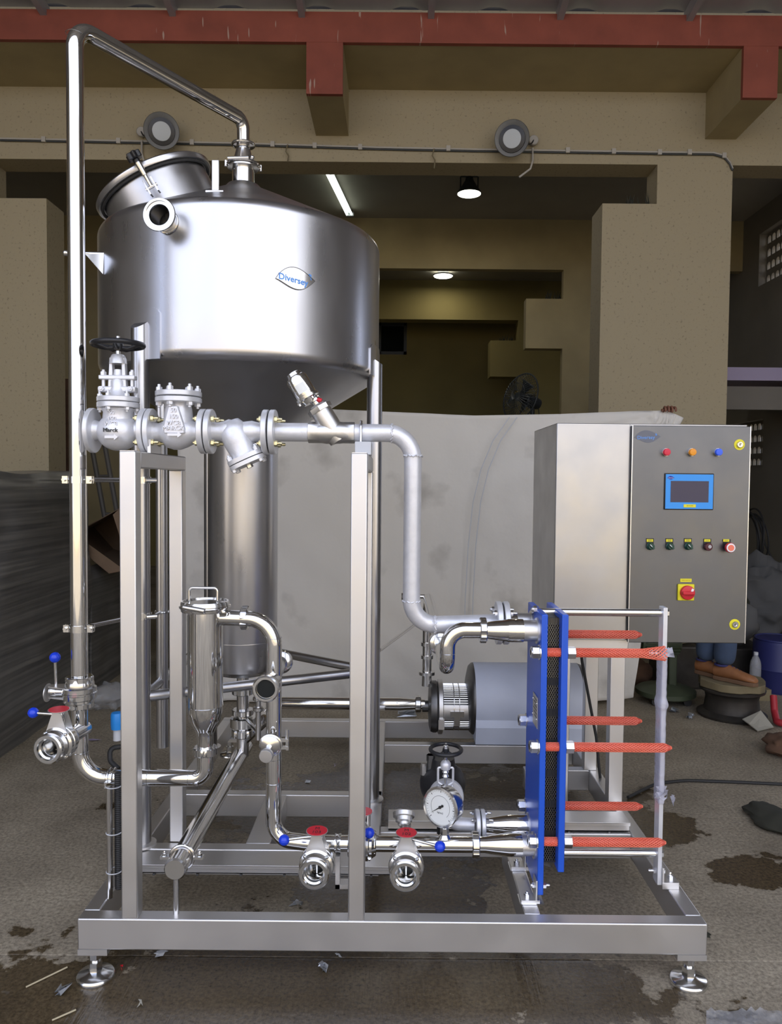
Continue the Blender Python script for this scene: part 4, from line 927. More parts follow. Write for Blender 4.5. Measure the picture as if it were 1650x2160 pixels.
# check valve
x1, x2 = sxp(325), sxp(424); xc = sxp(377)
cv = thing('check_valve', 'silver painted flanged check valve with raised lettering and bolted round cover', 'valve', (xc, SY, SZ))
flange(cv, x1, -1, .072, .017); flange(cv, x2, 1, .072, .018)
prof = [(.028, 0), (.027, .02)]
m = MB(); L = x2 - x1
m.lathe([(.030, 0), (.029, .015), (.034, .03), (.050, .045), (.056, .065), (.056, .085), (.047, .11), (.036, .13), (.031, .14), (.030, L)], (x1, SY, SZ - .004), (1, 0, 0), n=40)
zc0 = PZ(377, 850, SY); m.lathe([(.050, SZ - .01), (.048, SZ + .025), (.043, zc0 - .02), (.040, zc0 - .008), (.046, zc0)], (xc, SY, 0), n=40); m.build('body', 'silver_paint', cv, angle=60)
z1, z2, z3 = PZ(377, 850, SY), PZ(377, 838, SY), PZ(377, 826, SY)
for a, b in ((z1, z2 - .0012), (z2 + .0012, z3)):
    m = MB(); m.lathe([(.070, a), (.073, a + .002), (.073, b - .002), (.070, b)], (xc, SY, 0), n=52); m.build('cover_flange', 'silver_smooth', cv)
gasket(cv, (xc, SY, z2), (0, 0, 1), .068)
m = MB(); m.lathe([(.03, z3), (.028, z3 + .004), (0, z3 + .006)], (xc, SY, 0), n=32); m.build('cover_boss', 'silver_smooth', cv)
for p in circle_pts((xc, SY, 0), (0, 0, 1), .060, 6, .35):
    hexnut(cv, p + V(0, 0, z3), (0, 0, 1), .0105, .011, .008, 'silver_smooth'); hexnut(cv, p + V(0, 0, z1), (0, 0, -1), .0105, .010, .006, 'silver_smooth')
m = MB(); zt_, zb_ = PZ(377, 862, SY), PZ(377, 914, SY); m.prism([(-.030, zb_ - SZ - .004), (.034, zb_ - SZ - .004), (.034, zb_ - SZ + .012), (.012, zt_ - SZ + .004), (-.016, zt_ - SZ + .004), (-.034, zb_ - SZ + .012)], (xc, SY - .058, SZ), (1, 0, 0), (0, 0, 1), (0, .03, 0)); m.build('name_boss', 'silver_paint', cv, bevel=.003)
for i, (s, y) in enumerate((('50', 869), ('150', 882), ('WCB', 895), ('MARCK', 906))): lettering(s, .0195, 'silver_smooth', cv, (xc, SY - .0605, PZ(377, y, SY)), (1, 0, 0), (0, 0, 1), .0025)
arrow(cv, (xc + .004, SY - .061, PZ(377, 919, SY)), .045)
xj = sxp(310); gasket(gvv, (sxp(301) + .019, SY, SZ), (1, 0, 0), .066); flange_bolts(cv, (sxp(313), SY, SZ), (1, 0, 0), .054, .020, 4)

# Y strainer
x1, x2 = sxp(450), sxp(556)
ys_ = thing('y_strainer', 'silver painted flanged Y strainer with angled bolted cover hanging below the line', 'strainer', (sxp(505), SY, SZ))
flange(ys_, x1, -1, .072, .018); flange(ys_, x2, 1, .072, .018)
c0 = V(sxp(493), SY, SZ + .004); c1 = P(522, 972, SY); dv = (c1 - c0).normalized(); L = (c1 - c0).length
m = MB(); m.lathe([(.030, 0), (.030, .02), (.034, .035), (.040, .05), (.036, .075), (.032, .095), (.034, .11), (.036, .125), (.031, .145), (.030, x2 - x1)], (x1, SY, SZ), (1, 0, 0), n=36)
m.lathe([(.030, -.03), (.048, 0), (.047, L * .4), (.042, L * .75), (.046, L - .018)], c0, dv, n=36); m.build('body', 'silver_paint', ys_, angle=60)
for a, b in ((L - .018, L - .004), (L - .001, L + .012)):
    _, u, v = basis(dv); m = MB(); k = 36; m.prism([(.060 * (abs(math.cos(2 * PI * i / k)) ** .7) * (1 if math.cos(2 * PI * i / k) > 0 else -1), .050 * (abs(math.sin(2 * PI * i / k)) ** .7) * (1 if math.sin(2 * PI * i / k) > 0 else -1)) for i in range(k)], c0 + dv * a, V(0, 1, 0).cross(dv), (0, 1, 0), dv * (b - a)); m.build('cover_plate', 'silver_smooth', ys_)
gasket(ys_, c0 + dv * (L - .0025), dv, .045, .003)
ux = V(0, 1, 0).cross(dv)
for s in (-1, 1):
    for q in (-1, 1):
        p = c0 + dv * (L - .018) + ux * (.046 * s) + V(0, .028 * q, 0); hexnut(ys_, p, -dv, .0085, .012, .006, 'silver_smooth'); hexnut(ys_, p + dv * .030, dv, .0085, .009, 0, 'silver_smooth')
m = MB(); m.hexa(c0 + dv * (L + .012), c0 + dv * (L + .024), .011); m.build('drain_plug', 'steel_machined', ys_)
xj = sxp(438); gasket(cv, (xj, SY, SZ), (1, 0, 0), .066); flange_bolts(ys_, (xj, SY, SZ), (1, 0, 0), .054, .021, 4)

# pipe from the strainer to the heat exchanger, with welded elbows
xd = PX(870, 1100, SY); zlow2 = PZ(960, 1315, 2.56)
sp2 = thing('steam_pipe', 'silver painted steam pipe dropping down from the line to a flange', 'pipe', (xd, SY, zlow2))
xf = PX(1046, 1315, 2.58)
m = MB(); m.pipe([V(sxp(583), SY, SZ), V(sxp(655), SY, SZ)], RS, .1, 28); m.build('tube', 'silver_paint', sp2)
m = MB(); m.pipe([V(sxp(745), SY, SZ), V(xd, SY, SZ), V(xd, SY + .02, zlow2), V(xf, 2.58, zlow2)], RS * .95, [.085, .085], 32, True, 12); m.build('drop_tube', 'silver_paint', sp2)
def bead(c, ax, r):
    m = MB(); c = Vector(c); a_, u, v = basis(ax); m.tube([c + (u * math.cos(2 * PI * i / 40) + v * math.sin(2 * PI * i / 40)) * (r + .0008 * (i % 3)) + a_ * (.0012 * ((i * 7) % 5 - 2)) for i in range(40)], .0028, 6, closed=True); m.build('weld_bead', 'silver_paint', sp2)
bead((sxp(827), SY, SZ), (1, 0, 0), RS * .95); bead((xd, SY, PZ(870, 962, SY)), (0, 0, 1), RS * .95); bead((xd, SY + .02, PZ(870, 1270, SY)), (0, 0, 1), RS * .95); bead((PX(918, 1315, 2.53), SY + .025, zlow2), (1, 0, 0), RS * .95)
flange(sp2, sxp(571), 1, .072, .018); gasket(sp2, (sxp(570.5), SY, SZ), (1, 0, 0), .066); flange_bolts(sp2, (sxp(570), SY, SZ), (1, 0, 0), .054, .020, 4)
c = V(xf, 2.58, zlow2)
flange(sp2, 0, 1, .072, .018, c=c); flange(sp2, 0, 1, .072, .018, c=c + V(.024, 0, 0)); gasket(sp2, c + V(.021, 0, 0), (1, 0, 0), .066); flange_bolts(sp2, c + V(.021, 0, 0), (1, 0, 0), .054, .021, 4, 'zinc')
m = MB(); m.cyl(c + V(.04, 0, 0), (PX(1130, 1300, 2.58), 2.58, zlow2), .030); m.build('port_tube', 'steel_pipe', sp2)
# U-bolt and its block on the middle post
xb = (XB0 + XB1) / 2
ub = thing('pipe_support', 'U-bolt and pale block holding the steam pipe on the middle post', 'bracket', (xb, SY, PT))
m = MB(); m.box((xb - .022, SY - .045, PT), (xb + .03, SY + .045, SZ - RS)); m.build('block', 'rag_white', ub, bevel=.002)
m = MB(); m.pipe([(xb - .004, SY - RS - .004, PT + .0), (xb - .004, SY - RS - .004, SZ + RS + .006), (xb - .004, SY + RS + .004, SZ + RS + .006), (xb - .004, SY + RS + .004, PT)], .0045, .032, 12); m.build('u_bolt', 'zinc', ub)
xb = (XA0 + XA1) / 2; ub = thing('pipe_support', 'small flat steel plate propping the flanges on the left post', 'bracket', (xb, SY, PT))
m = MB(); m.box((xb + .012, SY - .05, PT), (xb + .022, SY + .05, SZ - .03)); m.build('plate', 'steel_satin', ub)

# angle-seat piston valve
pv = thing('angle_seat_valve', 'steel angle-seat valve with tilted clear-topped actuator on the steam pipe', 'valve', (sxp(700), SY, SZ))
xa, xb2 = sxp(650), sxp(749)
m = MB(); m.lathe([(.031, 0), (.0345, .002), (.0345, .04), (.033, .05), (.035, .085), (.033, .11), (.0345, .115), (.0345, xb2 - xa - .002), (.031, xb2 - xa)], (xa, SY, SZ), (1, 0, 0), n=8); 
m.lathe([(.030, .02), (.037, .06), (.036, .10), (.032, xb2 - xa - .02)], (xa, SY, SZ), (1, 0, 0), n=36)
b0, b1 = P(712, 925, SY), P(678, 868, SY); dv = (b1 - b0).normalized()
m.lathe([(.030, -.01), (.036, .02), (.034, (b1 - b0).length)], b0, dv, n=36); m.build('body', 'steel_cast', pv, angle=45)
m = MB(); k = b1; m.lathe([(.040, 0), (.041, .003), (.041, .016), (.038, .018), (.034, .018), (.030, .024)], k, dv, n=8); m.build('bonnet_nut', 'steel_cast', pv)
k = b1 + dv * .02; e0, e1 = P(648, 838, SY), P(619, 796, SY)
m = MB(); m.lathe([(.014, 0), (.014, .016), (.018, .018), (.018, .026), (.013, .028), (.013, .045)], k, dv, n=24); m.build('neck', 'steel_machined', pv)
m = MB(); m.lathe([(.022, -.022), (.028, -.008), (.040, -.006), (.041, .002), (.036, .004)], e0, dv, n=36); m.build('actuator_base', 'steel_machined', pv)
Lk = (e1 - e0).length; m = MB(); m.lathe([(.0355, .002), (.0365, .006), (.0365, Lk - .012), (.033, Lk - .004), (.026, Lk), (.024, Lk + .01), (.018, Lk + .013), (0, Lk + .014)], e0, dv, n=40); m.build('actuator', 'steel_polished', pv)
_, u, v = basis(dv); fx = V(0, -1, 0); fu = dv.cross(fx).normalized()
m = MB(); lb = []; 
for i in range(7):
    a = -.45 + .9 * i / 6; d = fx * math.cos(a) + fu * math.sin(a); lb.append(d)
vs = []; 
for d in lb: vs += [e0 + dv * .014 + d * .0371, e0 + dv * .045 + d * .0371]
m.add(vs, [(2 * i, 2 * i + 2, 2 * i + 3, 2 * i + 1) for i in range(6)]); m.build('rating_label', 'dial_white', pv)
for p in circle_pts(e0 - dv * .004, dv, .036, 4, .5): hexnut(pv, p - dv * .006, -dv, .005, .006, 0, 'steel_machined')
m = MB(); m.cyl(e0 + V(.035, -.01, -.008), e0 + V(.048, -.012, -.012), .007); m.build('port_plug', 'red_plastic', pv)

# ---------------------------------------------------------------- condensate set behind the gauge
cx_, cy_ = PX(940, 1640, 2.64), 2.64
cg = thing('bellows_valve', 'small silver globe valve with black spoked handwheel behind the pressure gauge', 'valve', (cx_, cy_, .36))
zc_ = lambda y: PZ(940, y, cy_)
handwheel(cg, (cx_, cy_, zc_(1581)), (0, -.04, 1), .053, .0072, 3)
m = MB(); m.cyl((cx_, cy_, zc_(1660)), (cx_, cy_, zc_(1585)), .0055); m.lathe([(.007, zc_(1640)), (.012, zc_(1637)), (.008, zc_(1632)), (.012, zc_(1628)), (.007, zc_(1622))], (cx_, cy_, 0), n=20); m.build('stem', 'steel_machined', cg)
m = MB(); m.lathe([(.016, zc_(1622)), (.018, zc_(1618)), (.018, zc_(1610)), (.014, zc_(1606)), (.010, zc_(1604))], (cx_, cy_, 0), n=28); m.build('yoke_top', 'silver_smooth', cg)
m = MB(); m.pipe([(cx_ - .010, cy_, zc_(1656)), (cx_ - .026, cy_, zc_(1650)), (cx_ - .026, cy_, zc_(1619)), (cx_ + .026, cy_, zc_(1619)), (cx_ + .026, cy_, zc_(1650)), (cx_ + .010, cy_, zc_(1656))], .0042, .005, 8, True, 4); m.build('yoke', 'silver_smooth', cg)
m = MB(); m.lathe([(.034, zc_(1672)), (.034, zc_(1664)), (.026, zc_(1662)), (.012, zc_(1657))], (cx_, cy_, 0), n=4); m.lathe([(.030, zc_(1690)), (.033, zc_(1672))], (cx_, cy_, 0), n=24); m.build('bonnet', 'silver_paint', cg)
for i in range(6): p = V(cx_, cy_, zc_(1664)) + V(math.cos(i * PI / 3) * .024, math.sin(i * PI / 3) * .024, 0); hexnut(cg, p, (0, 0, 1), .006, .006, .005, 'silver_smooth')
m = MB(); m.ball((cx_ + .004, cy_, zc_(1705)), .046, 24, 14, (.9, .9, 1.1)); m.build('body', 'silver_paint', cg)
m = MB(); m.lathe([(.060, -.012), (.062, -.008), (.062, .006), (.06, .010)], (cx_ + .006, cy_ + .045, zc_(1690)), (0, 1, 0), n=40); m.build('flange', 'silver_smooth', cg)
zfl = PZ(1040, 1740, 2.58)
m = MB(); m.pipe([(cx_ + .01, 2.60, zc_(1712)), (cx_ + .03, 2.585, zfl), (PX(1001, 1736, 2.58), 2.58, zfl)], .0225, .05, 24); m.build('elbow', 'silver_paint', cg)
c = V(PX(1003, 1736, 2.58), 2.58, zfl); flange(cg, 0, 1, .051, .014, c=c, m_='silver_smooth'); flange(cg, 0, 1, .051, .014, c=c + V(.018, 0, 0)); gasket(cg, c + V(.016, 0, 0), (1, 0, 0), .046, .004)
flange_bolts(cg, c + V(.016, 0, 0), (1, 0, 0), .040, .017, 4, 'zinc', .008)
m = MB(); L = PX(1140, 1740, 2.58) - c.x - .032; m.lathe([(.022, 0), (.025, .02), (.032, .06), (.036, .085), (.036, L)], c + V(.032, 0, 0), (1, 0, 0), n=36); m.build('reducer', 'steel_polished', cg, angle=50)
# float trap
tx, ty = PX(934, 1655, 2.82), 2.82
ft = thing('float_trap', 'round black float trap body behind the small silver valve', 'trap', (tx, ty, .3))
zt_ = lambda y: PZ(934, y, ty)
m = MB(); m.lathe([(0, -.085), (.04, -.08), (.068, -.05), (.080, -.01), (.084, 0), (.084, .02), (.075, .03), (.06, .06), (0, .075)], (tx, ty, zt_(1655)), (0, 1, 0), n=40); m.build('body', 'black_paint', ft)
m = MB(); m.cyl((tx, ty, zt_(1630)), (tx, ty, zt_(1598)), .05, .042); m.build('cover', 'black_paint', ft)
m = MB(); m.cyl((tx - .045, ty, zt_(1640)), (tx - .045, ty, zt_(1592)), .014); m.hexa((tx - .045, ty, zt_(1605)), (tx - .045, ty, zt_(1592)), .016); m.build('vent_plug', 'dark_steel', ft)
m = MB(); m.hexa((tx - .07, ty, zt_(1634)), (tx - .07, ty, zt_(1615)), .014); m.lathe([(.012, 0), (.012, .01), (0, .014)], (tx - .07, ty, zt_(1615)), n=16); m.build('inlet_plug', 'steel_cast', ft)
m = MB(); m.cyl((tx, ty, zt_(1700)), (tx, ty, .235), .02); m.build('outlet', 'black_paint', ft)
m = MB(); m.cyl((tx, 2.69, zt_(1668)), (tx, ty - .05, zt_(1668)), .03); m.build('inlet', 'black_paint', ft)
# ---------------------------------------------------------------- plate heat exchanger
HX0, HX1 = .460, .480      # fixed plate
HX2, HX3 = .524, .545      # pressure plate
HY0, HY1 = 2.41, 2.665
HZT, HZB = 1.125, .225
hx = thing('plate_heat_exchanger', 'blue plate heat exchanger with black plate pack and red-netted tie bolts', 'heat exchanger', (.5, 2.53, .2))
def plate_poly(z0, z1): 
    n = []; c = .03
    return [(HY0, z0), (HY1, z0), (HY1, z1), (HY0 + .0, z1)]
YF, YK = HY0 + .018, HY1 - .018
TB_F = [PZ(1133, y, YF) for y in (1376, 1575, 1775)]; TB_B = [PZ(1250, y, YK) for y in (1338, 1520, 1700)]
for nm, xa, xb, zb in (('fixed_plate', HX0, HX1, HZB), ('pressure_plate', HX2, HX3, .30)):
    m = MB(); m.box((xa, HY0, zb), (xb, HY1, HZT)); pl_ = m.build(nm, 'blue_paint', hx, bevel=.003)
    if nm == 'fixed_plate': fixed = pl_
# plate pack: each plate with a zig-zag edge and smooth bands where the gasket sits
NP = 12; pw = (HX2 - HX1) / NP; zpb, zpt = .315, 1.108
def wavy(phase):
    vs = []; fs = []; nseg = 236; m = MB(); prev = None
    for i in range(nseg + 1):
        t = i / nseg; z = zpb + (zpt - zpb) * t; band = ((t * 8.0 + .18) % 1.0) < .24
        a = 0.0 if band else pw * .46 * (1 if (i // 2) % 2 else -1) * (1 if i % 2 else .4) * phase
        a = a + (pw * .0)
        vs += [V(a, HY0 + .036, z), V(a, HY1 - .036, z)]
    for i in range(nseg): fs.append((2 * i, 2 * i + 1, 2 * i + 3, 2 * i + 2))
    m.add(vs, fs); return m.mesh('plate', smooth=False)
mes = [wavy(1), wavy(-1)]
for i in range(NP):
    o = link('plate', mes[i % 2], 'plate_steel', hx, (HX1 + pw * (i + .5), 0, 0))
    md = o.modifiers.new('thickness', 'SOLIDIFY'); md.thickness = .0009; md.offset = 0
def gask():
    m = MB()
    for k in range(8):
        t0 = (k - .18) / 8; t1 = (k - .18 + .24) / 8
        za_, zb_ = zpb + (zpt - zpb) * max(t0, 0), zpb + (zpt - zpb) * min(t1, 1)
        if zb_ - za_ < .004: continue
        m.box((-pw * .36, HY0 + .0355, za_), (pw * .36, HY0 + .05, zb_))
    m.box((-pw * .25, HY0 + .046, zpb), (pw * .25, HY0 + .050, zpt))
    return m.mesh('plate_gasket', smooth=False)
gm = gask()
for i in range(NP): link('plate_gasket', gm, 'plate_gasket', hx, (HX1 + pw * (i + .5), 0, 0))
# carrying bar, guide bar and end column
XC = .876; YC = 2.53
zc1, zc2 = PZ(1300, 1292, YC), PZ(1300, 1799, YC)
m = MB(); m.cyl((HX0 - .012, YC, zc1), (XC, YC, zc1), .0125, n=28); m.build('carrying_bar', 'steel_machined', hx)
m = MB(); m.cyl((HX0, YC, zc2), (XC, YC, zc2), .0125, n=28); m.build('guide_bar', 'steel_machined', hx)
zct, zcb = PZ(1408, 1280, YC), PZ(1405, 1860, YC)
m = MB(); m.box((XC, YC - .022, zcb), (XC + .014, YC + .022, zct)); ec = m.build('end_column', 'silver_smooth', hx, bevel=.001)
for z in (zc1, zc2): hexnut(ec, (XC + .014, YC, z), (1, 0, 0), .013, .009, 0, 'zinc')
hexnut(fixed, (HX0, 2.50, PZ(1118, 1285, 2.5)), (-1, 0, 0), .012, .010, .006, 'zinc')
# tie bolts
def net(x0, x1, c_y, c_z, r, taper_end=False, seg_len=.006):
    m = MB(); L = x1 - x0; n = max(4, int(L / seg_len)); N_ = 12
    for s in (-1, 1):
        for k in range(N_):
            pts = []; 
            for i in range(n + 1):
                t = i / n; a = 2 * PI * k / N_ + s * (L * t) / .024 * 1.0; rr = r * (1.0 if not taper_end or t < .93 else 1 - (t - .93) / .07 * .75)
                pts.append((x0 + L * t, c_y + rr * math.cos(a), c_z + rr * math.sin(a)))
            m.tube(pts, .0011, 3, cap=False)
    return m
ends_f = (PX(1403, 1380, YF), PX(1417, 1576, YF), PX(1405, 1776, YF)); ends_b = (PX(1354, 1338, YK), PX(1354, 1519, YK), PX(1356, 1700, YK))
for row, (zs2, yy, ends) in enumerate(((TB_F, YF, ends_f), (TB_B, YK, ends_b))):
    for k, z in enumerate(zs2):
        xe_ = ends[k]; long_ = (row == 0 and k == 0)
        m = MB(); m.cyl((HX0 - .03, yy, z), (xe_ - .012, yy, z), .0095, n=20)
        if long_: m = MB(); m.lathe([(.0095, 0)] + [(.0095 + (.0009 if i % 2 else -.0004), .02 + i * .0022) for i in range(int((xe_ - HX0 - .005) / .0022))], (HX0 - .03, yy, z), (1, 0, 0), n=20)
        tb = m.build('tie_bolt', 'zinc', hx)
        m = MB(); m.hexa((HX0 - .026, yy, z), (HX0 - .004, yy, z), .0205); m.lathe([(.019, -.028), (.0175, -.030), (0, -.030)], (HX0, yy, z), (1, 0, 0), n=24); m.build('bolt_head', 'zinc', tb, bevel=.0012)
        m = MB(); m.lathe([(.024, -.004), (.024, 0)], (HX0, yy, z), (1, 0, 0), n=32); m.build('washer', 'zinc', tb)
        if row == 0:
            m = MB(); m.hexa((HX3, yy, z), (HX3 + .026, yy, z), .0205); m.build('nut', 'zinc', tb, bevel=.0012)
            m = MB(); m.cyl((HX1, yy, z), (HX2, yy, z), .0118, n=20, cap=False); m.build('sleeve', 'red_film', tb)
            net(HX1, HX2, yy, z, .0132).build('net_sleeve', 'red_net', tb)
        xs_ = HX3 + (.026 if row == 0 else 0.001)
        m = MB(); xl = xe_ - (.05 if long_ else .006); m.lathe([(.0115, 0), (.0115, xl - xs_ - .008), (.008, xl - xs_)], (xs_, yy, z), (1, 0, 0), n=20); m.build('sleeve', 'red_film', tb)
        nm_ = net(xs_, xe_, yy, z, .0138, not long_)
        if long_:
            for v in nm_.v:
                t = (v.x - xs_) / (xe_ - xs_)
                if t > .75: kk = 1 + (t - .75) * 2.6; v.y = yy + (v.y - yy) * kk; v.z = z + (v.z - z) * kk
        nm_.build('net_sleeve', 'red_net', tb)
# ports
for y, z in ((YB, zu), (2.58, zlow2), (YB, zbt), (2.58, zfl)):
    m = MB(); m.lathe([(.034, -.052), (.034, 0)], (HX0, y, z), (1, 0, 0), n=36); m.lathe([(.042, -.006), (.042, 0)], (HX0, y, z), (1, 0, 0), n=36); m.build('port', 'steel_satin', hx)
# rating plate riveted to the face
y0_, y1_ = 2.445, 2.525; z0_, z1_ = PZ(1130, 1535, 2.46), PZ(1130, 1468, 2.47)
m = MB(); m.box((HX0 - .003, y0_, z0_), (HX0 - .001, y1_, z1_)); rp = m.build('rating_plate', 'steel_satin', hx)
for y, z in ((y0_ + .006, z0_ + .03), (y1_ - .006, z1_ - .02), (y0_ + .006, z1_ - .02), (y1_ - .006, z0_ + .03)): m = MB(); m.ball((HX0 - .004, y, z), .0025, 10, 6); m.build('rivet', 'zinc', rp)
for k in range(6): z = z1_ - .012 - k * .011; m = MB(); m.box((HX0 - .0035, y0_ + .012, z - .0012), (HX0 - .003, y1_ - .012 - .01 * (k % 3), z + .0012)); m.build('print_line', 'ink', rp)
# feet: angle brackets under the fixed plate and the column
for y in (HY0 + .012, HY1 - .03):
    m = MB(); m.box((HX0 - .052, y - .02, ZT), (HX0 + .008, y + .03, ZT + .012)); m.box((HX0 - .006, y - .02, ZT + .012), (HX0 - .0005, y + .03, ZT + .075)); fb = m.build('foot_bracket', 'steel_satin', hx, bevel=.001)
    m = MB(); m.box((HX0 - .056, y - .024, ZT + .001), (HX0 + .02, y + .034, ZT + .005)); m.build('shim', 'zinc', fb)
    hexnut(fb, (HX0 - .03, y + .004, ZT + .012), (0, 0, 1), .010, .010, .006, 'zinc'); hexnut(fb, (HX0 - .006, y + .004, ZT + .05), (-1, 0, 0), .009, .008, .004, 'zinc'); hexnut(fb, (HX1, y + .004, ZT + .05), (1, 0, 0), .010, .010, .010, 'zinc')
m = MB(); m.box((XC + .014, YC - .03, ZT), (XC + .07, YC + .03, zcb + .012)); m.box((XC + .0141, YC - .03, zcb + .012), (XC + .02, YC + .03, zcb + .06)); fb = m.build('column_bracket', 'steel_satin', hx, bevel=.001)
hexnut(fb, (XC + .05, YC, zcb + .012), (0, 0, 1), .011, .012, .008, 'zinc'); hexnut(fb, (XC, YC - .004, zcb + .04), (-1, 0, 0), .010, .010, .012, 'zinc'); hexnut(fb, (XC + .02, YC - .004, zcb + .04), (1, 0, 0), .010, .008, .002, 'zinc')
# clear film twisted around the lower part of the column
fw = thing('plastic_wrap', 'clear plastic film wound around the heat exchanger end column', 'plastic wrap', (XC + .007, YC, .4))
za_, zb_ = PZ(1405, 1690, YC), PZ(1408, 1372, YC); m = MB(); n = 90; k = 14; rows = []
r2 = random.Random(3)
for i in range(n + 1):
    z = za_ + (zb_ - za_) * i / n; e = 1.0 + .12 * noise.noise(V(0, 0, z * 9)); knot = 1 + .5 * math.exp(-((z - PZ(1405, 1482, YC)) / .016) ** 2) - .25 * (i in (0, n))
    for j in range(k):
        t = 2 * PI * j / k; cs, sn = math.cos(t), math.sin(t); cs = math.copysign(abs(cs) ** .5, cs); sn = math.copysign(abs(sn) ** .5, sn)
        w = .0015 * noise.noise(V(z * 60 + j * .6, j * 1.3, 4)); rows.append(V(XC + .005 + cs * (.0115 * e * knot + w), YC - .004 + sn * (.028 * e * (1 + (knot - 1) * .4) + w), z))
m.add(rows, [(i * k + j, i * k + (j + 1) % k, (i + 1) * k + (j + 1) % k, (i + 1) * k + j) for i in range(n) for j in range(k)])
m.build('film_sleeve', 'film_clear', fw, angle=80)
def scrap(c, s, seed, n=26, name='loose_end', m_='film_clear', parent=None):
    r = random.Random(seed); m = MB(); c = Vector(c); vs = [c + V(r.uniform(-1, 1) * s[0], r.uniform(-1, 1) * s[1], r.uniform(-1, 1) * s[2]) for _ in range(n)]
    fs = []
    for i in range(n - 2): fs.append((i, i + 1, i + 2))
    m.add(vs, fs); return m.build(name, m_, parent, angle=80)
scrap(P(1410, 1374, YC - .03), (.022, .012, .018), 1, parent=fw); scrap(P(1396, 1672, YC - .03), (.022, .012, .024), 5, parent=fw); scrap(P(1420, 1690, YC - .03), (.010, .01, .024), 6, 14, parent=fw)
# ---------------------------------------------------------------- pump and motor
PY = 4.04; pzc = .352
pp = thing('centrifugal_pump', 'sanitary pump with grey cowled motor on the rear skid beams', 'pump', (.45, PY, ZT))
pxx = lambda x: PX(x, 1490, PY)
x0 = pxx(903)
m = MB(); m.lathe([(.03, -.03), (.03, 0), (.10, .004), (.128, .012), (.134, .026), (.134, .042), (.126, .05)], (x0, PY, pzc), (1, 0, 0), n=56); m.build('volute', 'dark_steel', pp)
m = MB(); m.cyl((xe, PY, pzc + .11), (xe, PY, .545), .028, .026); m.lathe([(.028, 0), (.044, .002), (.044, .018), (.028, .02)], (xe, PY, .52), n=32); m.build('outlet', 'steel_machined', pp)
m = MB(); m.lathe([(.134, 0), (.142, .003), (.142, .022), (.134, .026)], (x0 + .05, PY, pzc), (1, 0, 0), n=56); m.cbox((x0 + .063, PY - .14, pzc - .05), (.03, .03, .05)); m.build('clamp_ring', 'steel_satin', pp)
xl0, xl1 = x0 + .076, pxx(988)
m = MB(); m.lathe([(.085, 0), (.085, xl1 - xl0)], (xl0, PY, pzc), (1, 0, 0), n=40); m.build('lantern', 'dark_steel', pp)
for i in range(60):
    t = 2 * PI * i / 60
    if abs(math.sin(t)) < .33: continue
    y, z = PY + .118 * math.cos(t), pzc + .118 * math.sin(t); m = MB(); m.cyl((xl0, y, z), (xl1, y, z), .0028, n=6); m.build('guard_bar', 'steel_pipe', pp)
m = MB(); nn = 8; vs = []
for s in (0, 1):
    for i in range(nn + 1): t = PI - .34 + .68 * i / nn; vs.append(V((xl0, xl1)[s], PY + .119 * math.cos(t), pzc + .119 * math.sin(t)))
m.add(vs, [(i, i + 1, i + nn + 2, i + nn + 1) for i in range(nn)]); m.build('guard_plate', 'steel_satin', pp)
xm = (xl0 + xl1) / 2
for s in (-.014, .014): m = MB(); m.ring((xm + s, PY, pzc), (1, 0, 0), .1225, .002, 56, 6); m.build('guard_hoop', 'steel_pipe', pp)
m = MB(); m.cbox((xm, PY - .124, pzc - .004), (.07, .012, .03)); m.cbox((xm, PY - .12, pzc - .04), (.03, .014, .05)); m.build('latch', 'steel_pipe', pp)
# motor cowl
mz = .398; mr = .187; xm0, xm1 = pxx(990), pxx(1217)
m = MB(); m.lathe([(.06, -.018), (.12, -.016), (.17, -.004), (.184, .01), (.186, .02)], (xm0, PY, mz), (1, 0, 0), n=64); fc = m.build('end_shield', 'dark_steel', pp, angle=60)
m = MB(); poly = []
for i in range(41): t = R(-50 + 280 * i / 40); poly.append((mr * math.cos(t), mr * math.sin(t)))
zlo = ZT + .006 - mz; cw = mr * math.cos(R(-50)) ; 
poly = [(cw + .045, zlo)] + [(mr, -.10)] + [(mr * math.cos(R(-20 + 220 * i / 40)), mr * math.sin(R(-20 + 220 * i / 40))) for i in range(41)] + [(-mr, -.10), (-cw - .045, zlo)]
m.prism(poly, (xm0 + .018, PY, mz), (0, 1, 0), (0, 0, 1), (xm1 - xm0 - .02, 0, 0)); m.build('cowl', 'motor_grey', pp, angle=30)
m = MB(); m.lathe([(mr, 0), (.18, .02), (.14, .035), (0, .04)], (xm1, PY, mz), (1, 0, 0), n=56); m.build('fan_cover', 'dark_steel', pp, angle=60)
for x, y in ((xm0 + .05, 3.91), (xm1 - .05, 3.91), (xm0 + .05, 4.20), (xm1 - .05, 4.20)): m = MB(); m.box((x - .03, y - .03, ZT), (x + .03, y + .03, ZT + .012)); m.build('foot', 'dark_steel', pp)

